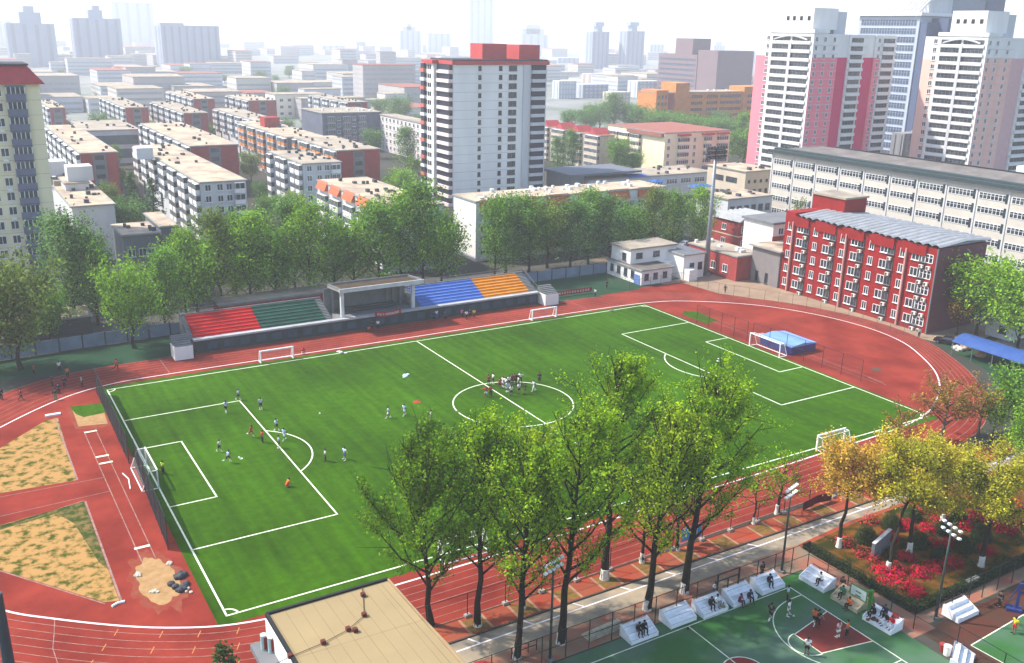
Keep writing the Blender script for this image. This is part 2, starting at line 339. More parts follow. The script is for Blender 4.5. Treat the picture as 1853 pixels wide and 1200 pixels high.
cl(*[(-14.8+1.9*math.cos(q), -64.6+1.9*math.sin(q)) for q in np.linspace(0, 2*math.pi, 33)])
struct('court_lines', cm, M_line, 'white lines of the green basketball court', 'marking')
sheet('centre_spot', blob(-14.8, -64.6, 1.8, 1.8, j=0.001), .016, M_key, 'red centre circle of the basketball court', 'court')
sheet('red_court', [(4, -90), (60, -90), (60, -68.6), (4, -68.6)], .010, mat('worn red court', (.19, .05, .035), .85, c2=(.12, .075, .05), scale=.25, detail=7), 'worn dark red court at bottom right', 'court')
q = [G(1757, 1168), G(1853, 1112)]; dx, dy = q[1][0]-q[0][0], q[1][1]-q[0][1]
ex = np.array([dx, dy])/math.hypot(dx, dy); ey = np.array([ex[1], -ex[0]])
p0 = np.array(q[0]); pq = [tuple(p0), tuple(p0+ex*26), tuple(p0+ex*26+ey*13), tuple(p0+ey*13)]
sheet('green_court', ccw(pq), .016, M_court, 'green playing area on the dark red court at bottom right', 'court')
c2 = MB(); strip(c2, pq+[pq[0]], .12, .022); m1, m2 = p0+ex*9, p0+ex*9+ey*13; strip(c2, [m1, m2], .1, .022)
struct('court_lines', c2, M_line, 'white lines of the court at bottom right', 'marking')
M_soil = mat('garden soil', (.30, .12, .022), .95, c2=(.05, .055, .010), scale=.5, detail=9, thr=(.38, .58), bump=.3)
sheet('garden_bed', [(6.2, -66.4), (48, -66.4), (48, -51), (16, -51), (6.2, -51.9)], .03, M_soil, 'orange brown soil of the flower garden', 'soil')
strip_m = MB(); strip(strip_m, [(6.1, -51.6), (16, -50.7), (50, -50.7)], .5, .02)
struct('kerb', strip_m, M_brick, 'pink brick edging between garden and road', 'kerb')
# lanes and yards of the quarter beyond
M_yard = mat('grey yard', (.19, .17, .16), .95, c2=(.12, .125, .11), scale=.08, detail=7)
sheet('yard', [(-110, 58.5), (66, 60.5), (66, 74), (-110, 74)], .004, M_yard, 'grey yard under the trees behind the grandstand', 'ground')
sheet('parking_yard', [(66, 49), (110, 49), (110, 62), (66, 74)], .005, mat('sandy yard', (.40, .31, .23), .95, c2=(.22, .18, .15), scale=.15, detail=6), 'sandy yard with parked cars behind the white hut', 'ground')
sheet('side_road', ccw([(88, -18), (130, -8), (130, -26), (90, -34)]), .006, mat('side road asphalt', (.22, .22, .23), .9, scale=.2), 'grey side road right of the red building', 'road')

M_pit = mat('tree pit soil', (.20, .11, .03), .95, c2=(.12, .075, .025), scale=1.5, keep=True); M_slabp = mat('pale slab', (.33, .19, .12), .9, var=.1, scale=.8, keep=True)
tp = MB(); te = MB()
for x in (-32.3, -27, -22, -16.9, -11.5, -6.4, -.8, 5.2, 9.4, 15, 21, 28):
    tp.box(x-1., -47.9, .012, x+1., -45.9, .02)
    for a, b in ((x-1.3, x-1.02), (x+1.02, x+1.3)): te.box(a, -48.15, .012, b, -45.5, .018)
struct('tree_pits', tp, M_pit, 'brown tree pits in the red brick strip', 'soil'); struct('paving_bands', te, M_slabp, 'pale paving bands beside the tree pits', 'pavement')
# ------------------------------------------------------------------ buildings
M_glass = mat('dark glass', (.035, .05, .07), .12, c2=(.09, .11, .13), scale=.45, spec=.6, detail=1, thr=(.45, .55))
M_glassb = mat('blue glass', (.08, .14, .26), .3, c2=(.05, .09, .18), scale=.2, spec=.6, detail=1)
M_dark = mat('dark opening', (.03, .032, .04), .6, var=.2)
M_white = mat('white wall paint', (.72, .71, .69), .8, var=.05, scale=.25, detail=7, stretch=(1, 1, .25))
M_white2 = mat('grey white wall', (.60, .61, .63), .85, var=.07, scale=.3, detail=7, stretch=(1, 1, .25))
M_cream = mat('cream wall', (.80, .70, .48), .85, var=.06, scale=.3, detail=7, stretch=(1, 1, .2))
M_beige = mat('beige wall', (.62, .52, .40), .85, var=.07, scale=.3, detail=7, stretch=(1, 1, .3))
M_grey = mat('grey render', (.34, .35, .37), .88, var=.1, scale=.25, detail=7, stretch=(1, 1, .3))
M_greyd = mat('dark grey render', (.16, .17, .19), .88, var=.1, scale=.25)
M_redb = mat('red brick wall', (.34, .055, .05), .9, c2=(.25, .045, .045), scale=.6, detail=6, keep=True)
M_lav = mat('lavender panel', (.27, .29, .43), .7, var=.06, scale=.5)
M_roof = mat('tan roof felt', (.55, .47, .37), .95, c2=(.30, .26, .22), scale=.16, detail=11, thr=(.38, .7))
M_roof2 = mat('warm roof felt', (.60, .48, .35), .95, c2=(.30, .24, .20), scale=.22, detail=11, thr=(.38, .68))
M_tile = mat('orange roof tile', (.50, .12, .045), .8, c2=(.38, .09, .04), scale=1.2, keep=True)
M_rtile = mat('red roof tile', (.40, .045, .05), .8, c2=(.32, .04, .045), scale=.8, keep=True)
M_pinkroof = mat('dusty red roof', (.50, .20, .16), .85, c2=(.42, .17, .14), scale=.3)
M_edge = mat('roof edge concrete', (.50, .49, .47), .85, var=.12, scale=.8)
M_metal = mat('corrugated metal', (.30, .31, .325), .6, var=.12, scale=.6, keep=True)
M_frame = mat('window frame white', (.72, .73, .74), .5, var=.05)
M_orange = mat('orange wall', (.62, .22, .05), .8, c2=(.50, .17, .045), scale=.4, keep=True)
M_blue = mat('bright blue sheet', (.03, .12, .50), .6, c2=(.05, .18, .55), scale=.6)
MESH = {}
def cached(key, fn):
    if key not in MESH: MESH[key] = fn()
    return MESH[key]
def win_mesh(w, h, fm=None, gm=None, mull=1, sill=True):
    fm = fm or M_frame; gm = gm or M_glass
    def mk():
        b = MB(); t = .09
        b.box(-w/2, -.02, 0, w/2, .05, h, 1)
        for x in (-w/2-t, w/2): b.box(x, -.1, -t, x+t, .05, h+t, 0)
        for z in (-t, h): b.box(-w/2, -.095, z, w/2, .05, z+t, 0)
        for k in range(1, mull+1): x = -w/2+w*k/(mull+1); b.box(x-.05, -.08, 0, x+.05, -.021, h, 0)
        if sill: b.box(-w/2-.2, -.25, -.17, w/2+.2, .05, -t-.003, 0)
        return b.mesh('window', [fm, gm])
    return cached(('w', w, h, fm.name, gm.name, mull, sill), mk)
def strip_mesh(w, h, n, fm=None, gm=None):
    """ribbon window of n lights"""
    fm = fm or M_frame; gm = gm or M_glass
    def mk():
        b = MB(); b.box(-w/2, -.02, 0, w/2, .05, h, 1)
        for k in range(n+1): x = -w/2+w*k/n; b.box(x-.07, -.09, 0, x+.07, .05, h, 0)
        for z in (-.1, h): b.box(-w/2, -.11, z, w/2, .05, z+.1, 0)
        b.box(-w/2+.07, -.085, h*.62, w/2-.07, -.022, h*.62+.06, 0)
        return b.mesh('window_strip', [fm, gm])
    return cached(('s', w, h, n, fm.name, gm.name), mk)
def balc_mesh(w, d, pm, gm=None, h=2.6, open_=False):
    gm = gm or M_glass
    def mk():
        b = MB(); b.box(-w/2, -d, -.1, w/2, .03, .0, 2)
        b.box(-w/2, -d, 0, w/2, -d+.1, 1.05, 0); b.box(-w/2, -d+.1, 0, -w/2+.1, .03, 1.05, 0); b.box(w/2-.1, -d+.1, 0, w/2, .03, 1.05, 0)
        if open_: b.box(-w/2+.1, -.03, 0, w/2-.1, .03, h-.1, 1)
        else:
            b.box(-w/2+.06, -d+.06, 1.05, w/2-.06, .03, h-.15, 1)
            n = max(2, int(w/.9))
            for k in range(n+1): x = -w/2+.03+(w-.06)*k/n; b.box(x-.04, -d, 1.05, x+.04, -d+.06, h-.15, 2)
            b.box(-w/2, -d, h-.15, w/2, .03, h-.05, 2)
        return b.mesh('balcony', [pm, gm, M_frame])
    return cached(('b', w, d, pm.name, gm.name, h, open_), mk)
BLDS = []
class Bld:
    """a box building on the street grid: west face at x0 and south face at y0 look at the camera"""
    def __init__(s, name, label, cat, x0, y0, x1, y1, h, wall, roof=None, group=None, z0=0, over=.35, par=.0, base=True):
        s.x0, s.y0, s.x1, s.y1, s.h, s.z0 = x0, y0, x1, y1, h, z0; BLDS.append(s)
        s.t = thing(name, label, cat, (x0, y0, 0), 0, group)
        s.w = MB().box(0, 0, z0-.05, x1-x0, y1-y0, h).build('wall', wall, s.t)
        if roof is not None:
            b = MB(); L, D = x1-x0, y1-y0; e = over
            b.box(-e, -e, h+.002, L+e, D+e, h+.3, 1); b.box(-e+.3, -e+.3, h+.301, L+e-.3, D+e-.3, h+.36, 0)
            if par:
                for q in ((-e, -e, L+e, -e+.25), (-e, D+e-.25, L+e, D+e), (-e, -e+.25, -e+.25, D+e-.25), (L+e-.25, -e+.25, L+e, D+e-.25)): b.box(q[0], q[1], h+.301, q[2], q[3], h+.3+par, 1)
            s.r = b.build('roof', [roof, M_edge], s.t)
    def put(s, me, side, a, z, name='window', out=0., label=None, sc=None):
        o = link(name, me, s.t, None, label)
        if side == 'S': o.location = (a, -out, z)
        elif side == 'W': o.location = (-out, (s.y1-s.y0)-a, z); o.rotation_euler = (0, 0, -math.pi/2)
        if sc: o.scale = sc
        return o
    def grid(s, me, side, cols, zs, name='window', out=0., skip=0.):
        for z in zs:
            for a in cols:
                if skip and random.random() < skip: continue
                s.put(me, side, a, z, name, out)
    def part(s, name, mb, m, parent=None, label=None): return mb.build(name, m, parent or s.t, label=label)
    def vents(s, n=6, m=None, hh=.7):
        L, D = s.x1-s.x0, s.y1-s.y0
        for k in range(int(n*2.2)):
            x, y, q = random.uniform(1, L-1), random.uniform(1, D-1), random.uniform(.5, 1.1)
            MB().box(x, y, s.h+.35, x+q, y+q*random.uniform(.6, 1.6), s.h+.35+hh*random.uniform(.6, 1.3)).build('roof_vent', m or M_greyd, s.t)
def xs_at(x0, y0, H, u):
    lo, hi = x0, x0+500
    for _ in range(40):
        m = (lo+hi)/2
        if PX(m, y0, H)[0] < u: lo = m
        else: hi = m
    return lo
def ys_at(x0, y0, H, u):
    lo, hi = y0, y0+400
    for _ in range(40):
        m = (lo+hi)/2
        if PX(x0, m, H)[0] > u: lo = m
        else: hi = m
    return lo
def ground_at(u, D0): return G(u, 57+(u-926)*.0216+1722.96*CAM[2]/D0)
def corners(sw, se_u, nw_u, h):
    x0, y0 = G(*sw, h); lo, hi = x0, x0+300
    for _ in range(40):
        m = (lo+hi)/2
        if PX(m, y0, h)[0] < se_u: lo = m
        else: hi = m
    x1 = lo; lo, hi = y0, y0+400
    for _ in range(40):
        m = (lo+hi)/2
        if PX(x0, m, h)[0] > nw_u: lo = m
        else: hi = m
    return x0, y0, x1, lo
def slab(label, sw, se, nw, h, style, south, group=None, cap=None, name='apartment_building'):
    """walk-up apartment slab: balconies on the long sunny west face, gable end to the south"""
    x0, y0, x1, y1 = corners(sw, se, nw, h); y1 = min(y1, y0+(cap or 95))
    b = Bld(name, label, 'apartment building', x0, y0, x1, y1, h, south, M_roof2 if random.random() < .5 else M_roof, group)
    L, D = x1-x0, y1-y0; nf = max(3, int(h/2.85)); fz = [h-2.85*(k+1)+.05 for k in range(nf)]
    if south is not M_white2 and south is not M_white:                  # rendered long side behind brick gables
        b.part('side_wall', MB().box(-.12, .3, 0, -.003, D, h-.02), M_white2)
    pc = {'white': M_white, 'orange': M_orange, 'grey': M_white2, 'cream': M_beige}[style]
    nmax = max(2, int(D/4.2)); st = D/nmax; cnt = 0
    stair = win_mesh(1.6, h-3.4, M_greyd, M_dark, 0, False)
    for k in range(nmax):
        a = D-st*(k+.5)
        if k % 3 == 2: b.put(stair, 'W', a, 2.2, 'stair_window', .13)
        else:
            for z in fz[:5 if k < 8 else 3]:
                if cnt < 95: b.put(balc_mesh(round(st*.78, 1), 1.1, pc), 'W', a, z, 'balcony', .12); cnt += 1
    if south is M_redb:
        c = L/2; b.part('stair_panel', MB().box(c-1.9, -.12, 0, c+1.9, -.003, h-.3), M_grey)
        for z in fz: b.put(win_mesh(2.4, 1.2, M_greyd, M_glass, 1, False), 'S', c, z+.9, 'window', .12)
    else:
        for z in fz:
            for a in (L*.16, L*.42, L*.62): b.put(win_mesh(1.3, 1.5), 'S', a, z+.8)
            b.put(balc_mesh(round(min(3.4, L*.22), 1), 1., pc), 'S', L*.84, z, 'balcony')
    b.vents(7)
    return b
# --- the quarter of slabs beyond the trees at left
slab('white slab with rows of balconies and a white stair hut, behind the left trees', (362, 332), 445, 245, 16, 'white', M_white2)
x, y = G(352, 280, 18)
hut = MB(); hut.box(-6, 48, 16.37, -1.5, 54, 19.6)
_s1 = [o for o in COL.objects if o.name == 'apartment_building'][0]; hut.build('stair_hut', M_white2, _s1)
slab('red gable slab nearest the yellow tower block', (145, 279), 212, 82, 16, 'white', M_redb)
slab('red gable slab with grey stair panel behind the white hut-topped slab', (345, 266), 430, 255, 16, 'white', M_redb)
slab('small white and blue grey slab in front of the orange balcony slab', (548, 298), 617, 487, 16, 'white', M_white2)
slab('red gable slab right of the orange balcony slab', (610, 274), 687, 532, 16, 'orange', M_redb)
slab('long slab with orange balcony bands and a red box on its roof', (520, 250), 585, 430, 16, 'orange', M_grey)
_o = [o for o in COL.objects if o.name.startswith('apartment_building')][-1]; MB().box(3, 36, 16.37, 9, 42, 20).build('roof_box', M_redb, _o)
slab('small hazy slab with a plum red gable left of the teal glass block', (227, 196), 268, 165, 16, 'grey', M_redb, cap=70)
slab('hazy slab with a plum red gable in front of the grey slabs', (333, 206), 376, 272, 16, 'grey', M_redb, cap=70)
slab('far hazy slab with a red gable under the broad grey tower', (350, 180), 388, 300, 16, 'grey', M_redb, cap=70)
slab('hazy grey white slab behind the orange balcony slab', (470, 222), 515, 388, 16, 'grey', M_grey, cap=90)
slab('hazy slab with a dull red gable left of the cream offices', (450, 183), 500, 410, 16, 'grey', M_redb, cap=70)
slab('distant slab seen over the roof of the blue grey slab', (630, 186), 665, 560, 17, 'grey', M_redb, cap=70)
slab('hazy slab at the far left with a red end wall', (90, 196), 117, 70, 16, 'grey', M_redb, cap=60)
b = Bld('office_block', 'low block with two bands of teal glass left of the big slabs', 'office block', *corners((155, 238), 253, 128, 13), 13, M_white2, M_roof)
L = b.x1-b.x0
for z in (2.2, 7.6): b.put(strip_mesh(round(L-2, 1), 3.4, 10, M_greyd, mat('teal glass', (.10, .22, .25), .2, scale=.2)), 'S', L/2, z, 'window_strip')
b.vents(5)
b = Bld('apartment_building', 'broad blue grey slab behind the red gable, right of the orange one', 'apartment building', *corners((583, 206), 690, 545, 17), 17, mat('blue grey render', (.25, .28, .36), .9, c2=(.20, .22, .30), scale=.3), M_roof)
L = b.x1-b.x0; b.grid(balc_mesh(3.6, .9, M_grey), 'S', [4+7.4*k for k in range(int(L/7.4))], [1.5+2.9*k for k in range(5)], 'balcony')
b.grid(win_mesh(1.4, 1.4), 'S', [7.7+7.4*k for k in range(int(L/7.4)-1)], [2.3+2.9*k for k in range(5)]); b.vents(7, M_white)
b = Bld('school_block', 'pale block with five rows of small windows left of the white tower', 'office block', *corners((800, 231), 830, 688, 16), 16, mat('pink white render', (.66, .60, .58), .85, var=.06, scale=.3), M_roof)
D = b.y1-b.y0; b.grid(win_mesh(1.5, 1.6), 'W', [3+4.1*k for k in range(min(14, int(D/4.1)))], [1.2+3.1*k for k in range(5)])
b = Bld('cream_office', 'far cream office block in the haze left of the white tower', 'office block', *corners((497, 172), 590, 480, 14), 14, mat('pale cream render', (.76, .70, .56), .85, var=.05, scale=.1), M_roof)
b.grid(win_mesh(2, 1.6, sill=False), 'S', [4+5*k for k in range(int((b.x1-b.x0)/5)-1)], [2+4*k for k in range(3)])
# small white blocks by the yellow tower
b = Bld('white_block', 'small white block with a ribbed tan roof right of the yellow tower', 'block', *corners((130, 376), 207, 92, 13), 13, M_white2, M_roof2)
b.part('roof_step', MB().box(0, b.y1-b.y0-8, 13.37, (b.x1-b.x0)*.7, b.y1-b.y0-.5, 14.6), M_roof); b.vents(8)
x0, y0, x1, y1 = corners((118, 334), 160, 96, 15)
b = Bld('white_block', 'white block with two rooftop huts behind the ribbed tan roof', 'block', x0, y0, x1, y0+30, 15, M_white2, M_roof2)
b.part('stair_hut', MB().box(1, 2, 15.37, 7, 7.5, 19), M_white2); b.part('stair_hut', MB().box(-4, 14, 15.37, 2, 20, 19), M_white2); b.vents(4)
b = Bld('grey_block', 'grey block with a tan roof peeking out of the left trees', 'block', *corners((222, 428), 288, 203, 12), 12, M_grey, M_roof2)
b.grid(win_mesh(1.3, 1.5), 'S', [(b.x1-b.x0)*q for q in (.2, .5, .74, .92)], [1, 4.2, 7.6]); b.vents(3)
b = Bld('grey_block', 'lower grey block joined to the right of the tan roofed one', 'block', *corners((291, 412), 320, 262, 12), 12, M_grey, M_roof2)
b.grid(win_mesh(1.2, 1.5), 'S', [(b.x1-b.x0)*q for q in (.25, .75)], [1, 4.2, 7.6])
# --- yellow tower block at the left edge
x1, y0 = -50.6, 99.
H = HT(x1, y0, 152)
b = Bld('yellow_tower_block', 'tall yellow tower block with lavender bay windows and a red roof', 'apartment tower', x1-26, y0, x1, y0+14, H, M_cream)
fh = 2.9; nf = int(H/fh)
for k in range(nf-1):
    z = H-fh*(k+1)-.1; L = 26
    bay = MB(); bay.box(-1.75, -.8, -.05, 1.75, .03, 1.2, 0); bay.box(-1.6, -.72, 1.2, 1.6, .03, 2.5, 1)
    for i in range(5): bay.box(-1.6+.8*i-.06, -.76, 1.2, -1.6+.8*i+.06, -.72, 2.5, 2)
    bay.box(-1.75, -.8, 2.5, 1.75, .03, 2.75, 0)
    me = cached('bay', lambda: bay.mesh('bay_window', [M_lav, M_glass, M_frame]))
    b.put(me, 'S', L-4.4, z, 'bay_window'); b.put(me, 'S', L-13.5, z, 'bay_window')
    b.put(win_mesh(1.3, 1.5), 'S', L-7.6, z+.8); b.put(win_mesh(1.3, 1.5), 'S', L-10.2, z+.8)
    if k % 2 == 0:
        ac = MB().box(-.45, -.5, 0, .45, .02, .6); b.put(cached('ac', lambda: ac.mesh('air_conditioner', [M_white])), 'S', L-7.6, z-.3, 'air_conditioner')
    b.part('floor_joint', MB().box(-.02, -.02, z-.08, 26.02, .0, z-.04), M_grey)
rf = MB(); rf.add([(-1, -1, H), (27, -1, H), (27, 15, H), (-1, 15, H), (1.5, 1.4, H+3.4), (24.3, 1.4, H+3.4), (24.3, 12.6, H+3.4), (1.5, 12.6, H+3.4)], [(0, 3, 2, 1), (0, 1, 5, 4), (1, 2, 6, 5), (2, 3, 7, 6), (3, 0, 4, 7), (4, 5, 6, 7)])
b.part('roof', rf, M_rtile); b.part('roof_ridge', MB().box(1.2, 1.1, H+3.41, 24.6, 12.9, H+3.8), M_greyd)
# --- the white central tower
fx, fy = G(826, 374); H = HT(fx, fy, 117)
fx = xs_at(fx-30, fy, H, 821); fx1 = xs_at(fx, fy, H, 990); W = fx1-fx
b = Bld('white_tower_block', 'tall white tower block with red cornice behind the trees at centre', 'apartment tower', fx, fy, fx1, fy+15, H, M_white)
b.w.name = 'wall'
nw = ys_at(fx-3, fy, H, 763)
# stepped west side: gable wing further back with balconies in the angle
D2 = nw-fy
b.part('wing_wall', MB().box(-2.2, 9.5, 0, 4, D2, H-.01), M_white)
fh = H/16.; zs = [fh*k for k in range(16)]
band = mat('floor joint grey', (.48, .49, .52), .9)
for k, z in enumerate(zs):
    b.put(win_mesh(.9, 1.25, M_greyd), 'S', W*.27, z+1); b.put(win_mesh(1., 1.25, M_greyd, M_dark), 'S', W*.49, z+1)
    for q in (.60, .645): b.put(win_mesh(1.25, 1.5, M_greyd), 'S', W*q, z+.9)
    b.part('floor_joint', MB().box(.02, -.02, z+fh-.1, W*.58, .0, z+fh-.03), band)
    bl = MB(); ww = W*.155; bl.box(-ww/2, -1.2, 0, ww/2, .02, 1.05, 0); bl.box(-ww/2+.1, -.85, 1.05, ww/2-.1, .02, fh-.1, 1)
    b.put(cached('tb', lambda: bl.mesh('balcony', [M_white2, mat('navy shade', (.025, .03, .075), .4)])), 'S', W*.9, z, 'balcony')
    bw = MB(); bw.box(-4.3, -1.5, 0, 4.3, .02, 1.05, 0); bw.box(-4.2, -1.1, 1.05, 4.2, .02, fh-.1, 1)
    b.put(cached('tw', lambda: bw.mesh('balcony', [mat('pale pink parapet', (.74, .62, .58), .8), mat('navy shade', (.025, .03, .075), .4)])), 'W', 15-4.9, z, 'balcony')
    for q in (2.6, 5.2, 8.2):
        o = link('window', win_mesh(.75, 1.2, M_greyd, M_dark, 0, False), b.t); o.location = (-2.2, 10.2+q*(D2-10)/11.5, z+1); o.rotation_euler = (0, 0, -math.pi/2)
    co = MB(); co.box(-3.1, D2-1.4, z, -2.203, D2+1.2, z+(1.1 if k % 2 else .9)); co.build('end_balcony', mat('coral parapet', (.62, .16, .12), .8) if k % 2 else M_white, b.t)
    MB().box(-2.9, D2-1.2, z+1.1, -2.21, D2+1., z+fh-.12).build('end_balcony_glass', mat('navy shade', (.025, .03, .075), .4), b.t)
b.part('service_riser', MB().box(W*.735, -.5, 0, W*.80, -.003, H-.01), M_white2)
M_redc = mat('red cornice', (.46, .06, .06), .7, var=.06, keep=True)
c = MB(); c.box(-.8, -.6, H, W+.6, 15.4, H+1.1); c.box(-2.9, 9, H-.004, -.81, D2+.6, H+1.05); b.part('cornice', c, M_redc)
b.part('roof', MB().box(-.5, -.3, H+1.105, W+.3, 15, H+1.56), M_greyd)
b.part('penthouse', MB().box(W*.36, 4, H+1.57, W*.62, 12, H+6.2), M_redc); b.part('penthouse', MB().box(W*.74, 3, H+1.57, W*.97, 11, H+6.0), M_redc)
# --- slabs right behind the grandstand trees
b = Bld('apartment_building', 'slab with orange tiled eaves half hidden by the trees at centre', 'apartment building', 16, 82, 30, 128, 15, M_white2, M_roof2, over=.2)
tl = MB()
for k in range(5): y = 1.5+9.2*k; tl.add([(-1.1, y, 13.4), (-1.1, y+6.5, 13.4), (.0, y+6.5, 15.6), (.0, y, 15.6), (-.02, y, 13.4), (-.02, y+6.5, 13.4)], [(0, 3, 2, 1), (0, 4, 3), (1, 2, 5), (0, 1, 5, 4)])
b.part('tiled_eave', tl, M_tile); b.grid(balc_mesh(5.6, 1.1, M_white), 'W', [5+9.2*k for k in range(5)], [1, 3.9, 6.8, 9.7], 'balcony'); b.grid(win_mesh(1.4, 1.5), 'W', [.8+9.2*k for k in range(5)], [1.9, 4.8, 7.7, 10.6])
b.grid(win_mesh(1.3, 1.5), 'S', [3, 7, 11], [1.9, 4.8, 7.7, 10.6]); b.vents(9)
b = Bld('apartment_building', 'long slab with a bare white gable behind the grandstand trees', 'apartment building', 39.5, 83.5, 98, 95, 14.6, M_white, M_roof2, over=.3)
tl = MB()
for k in range(6): x = 1+9.6*k; tl.add([(x, -1.1, 12.6), (x+6.5, -1.1, 12.6), (x+6.5, -.0, 15.1), (x, .0, 15.1), (x, -.02, 12.6), (x+6.5, -.02, 12.6)], [(0, 1, 2, 3), (0, 3, 4), (1, 5, 2), (0, 4, 5, 1)])
b.part('tiled_eave', tl, M_tile); b.grid(balc_mesh(5.6, 1.1, M_white), 'S', [4.2+9.6*k for k in range(6)], [.8, 3.7, 6.6, 9.4], 'balcony'); b.grid(win_mesh(1.4, 1.4), 'S', [8.8+9.6*k for k in range(5)], [1.7, 4.6, 7.5, 10.4]); b.vents(12, M_white)
# --- yellow slab with dusty red roof, and neighbours
x0, y0, x1, y1 = corners((1204, 242), 1322, 1101, 17); L, D = x1-x0, y1-y0
b = Bld('apartment_building', 'cream slab with a dusty red roof right of the white tower', 'apartment building', x0, y0, x1, y1, 17, M_cream, M_pinkroof)
for z in (1, 3.9, 6.8, 9.7, 12.6):
    b.put(win_mesh(1.2, 1.5), 'S', L*.06, z+.8); b.put(balc_mesh(5., 1.2, M_cream), 'S', L*.27, z, 'balcony'); b.put(win_mesh(1.2, 1.5), 'S', L*.45, z+.8); b.put(balc_mesh(3.2, 1.2, M_cream), 'S', L*.64, z, 'balcony'); b.put(balc_mesh(5., 1.2, M_cream), 'S', L*.87, z, 'balcony')
    for a in (D*.12, D*.32, D*.52): b.put(balc_mesh(6., 1.2, M_cream), 'W', a, z, 'balcony')
for q in (.27, .64, .87): b.part('red_awning', MB().box(L*q-3, -1.5, 15.9, L*q+3, -.003, 16.6), M_rtile)
b.part('roof_band', MB().box(-1.3, D*.02, 15.6, -.003, D*.62, 16.9), M_pinkroof)
x0, y0, x1, y1 = corners((1087, 247), 1112, 990, 14)
b = Bld('apartment_building', 'low slab with pale balcony bands between the white tower and the cream slab', 'apartment building', x0, y0, x1, min(y1, y0+80), 14, M_beige, M_pinkroof)
for z in (0.6, 3.4, 6.2, 9, 11.4):
    for k in range(6): b.put(balc_mesh(9., 1.3, M_beige), 'W', (b.y1-b.y0)-5-12.5*k, z, 'balcony')
for k in range(6): b.part('roof_gable', MB().add([(0, 3+12*k, 14.4), (0, 9+12*k, 14.4), (0, 6+12*k, 16.8), (7, 3+12*k, 14.4), (7, 9+12*k, 14.4), (7, 6+12*k, 16.8)], [(0, 2, 1), (3, 4, 5), (0, 3, 5, 2), (1, 2, 5, 4)]), M_rtile)
# low market hall and yards in front
x0, y0, x1, y1 = corners((1065, 328), 1290, 1043, 7.5)
b = Bld('market_hall', 'long low hall with a tan roof and blue tarpaulins behind the trees', 'hall', x0, y0, x1, y0+17, 7.5, M_white2, M_roof)
L = x1-x0; b.grid(strip_mesh(4.6, 1.5, 4), 'S', [4+6.3*k for k in range(int(L/6.3))], [4.6], 'window_strip')
b.part('entrance_portal', MB().box(-6, 1, 0, -1, 16, 9.2), M_grey); b.part('portal_roof', MB().box(-7, 0, 9.21, 22, 18, 9.9), mat('slate roof', (.26, .28, .33), .7, var=.1))
b.vents(9)
for n, (u, v, a, c_, lb) in enumerate(((1150, 312, 9, 5, 'blue tarpaulin on the low hall roof, the larger one at left'), (1190, 322, 5, 4, 'blue tarpaulin on the low hall roof, the small middle one'), (1268, 331, 9, 5, 'blue tarpaulin on the low hall roof nearest the tall light pole'))):
    x, y = G(u, v, 9); t = MB(); t.add([(-a/2, -c_/2, 8.2), (a/2, -c_/2, 8.2), (a/2, c_/2, 8.5), (-a/2, c_/2, 8.5), (0, 0, 9.)], [(0, 1, 4), (1, 2, 4), (2, 3, 4), (3, 0, 4), (3, 2, 1, 0)])
    tag(t.build('tarpaulin', M_blue, loc=(x, y, -.35)), lb, 'tarpaulin', 'tarpaulins on the low hall')
x0, y0, x1, y1 = corners((1350, 312), 1406, 1281, 12)
b = Bld('beige_block', 'beige block with two rows of small dark windows by the long white building', 'block', x0, y0, x1, y1, 12, M_beige, M_roof2)
L, D = x1-x0, y1-y0; b.grid(win_mesh(1.3, 1.7, M_beige, M_dark, 0, False), 'S', [L*(.12+.19*k) for k in range(5)], [4.6]); b.grid(win_mesh(1.1, 1.1, M_beige, M_dark, 0, False), 'S', [L*(.12+.19*k) for k in range(5)], [8.3]); b.grid(strip_mesh(5, 1.6, 4, M_greyd), 'W', [D*.3, D*.65], [8], 'window_strip'); b.vents(4)
x0, y0, x1, y1 = corners((1318, 362), 1398, 1288, 7)
b = Bld('low_block', 'low beige block in front of the beige one with dark windows', 'block', x0, y0, x1, y0+14, 7, M_white2, M_roof2)
L = x1-x0; b.grid(win_mesh(1.6, 1.8, M_greyd), 'S', [L*(.1+.16*k) for k in range(6)], [3]); b.vents(5)
# --- long white school building at right
X0, Y0, Y1, H = 155., -40., 100.5, 19.4
M_warm = mat('warm white wall', (.62, .57, .50), .8, var=.05, scale=.25, detail=7, stretch=(1, 1, .25))
b = Bld('long_white_building', 'long white building with ribbon windows behind the red dormitory', 'school building', X0, Y0, X0+22, Y1, H, M_warm, None)
D = Y1-Y0; nb = 16; bay = D/nb
for k in range(nb):
    a = bay*(k+.5)
    for z in (1, 4.9, 8.8, 12.7, 16.2): b.put(strip_mesh(round(bay-1.5, 1), 1.45, 7), 'W', a, z, 'window_strip')
for k in range(nb+1):
    y = D-bay*k; b.part('pier', MB().box(-.18, y-.22, 0, -.003, y+.22, H-.7), M_white2)
    if k:
        for z in (1, 4.9, 8.8, 12.7, 16.2): b.part('pier_recess', MB().box(-.12, y+.24, z-.4, -.003, y+.95, z+1.9), mat('teal recess', (.03, .05, .06), .6))
b.part('cornice', MB().box(-1.1, -1, H, 23, D+1, H+.8), mat('lavender grey trim', (.36, .38, .44), .8)); b.part('eave_strip', MB().box(-1.25, -1.1, H+.3, -1.103, D+1.1, H+1.15), mat('dark green gutter', (.05, .10, .11), .6))
b.part('roof', MB().box(-.6, -.5, H+.805, 22.5, D+.5, H+1.0), mat('grey roof felt', (.36, .33, .31), .95, c2=(.24, .22, .21), scale=.2, detail=8))
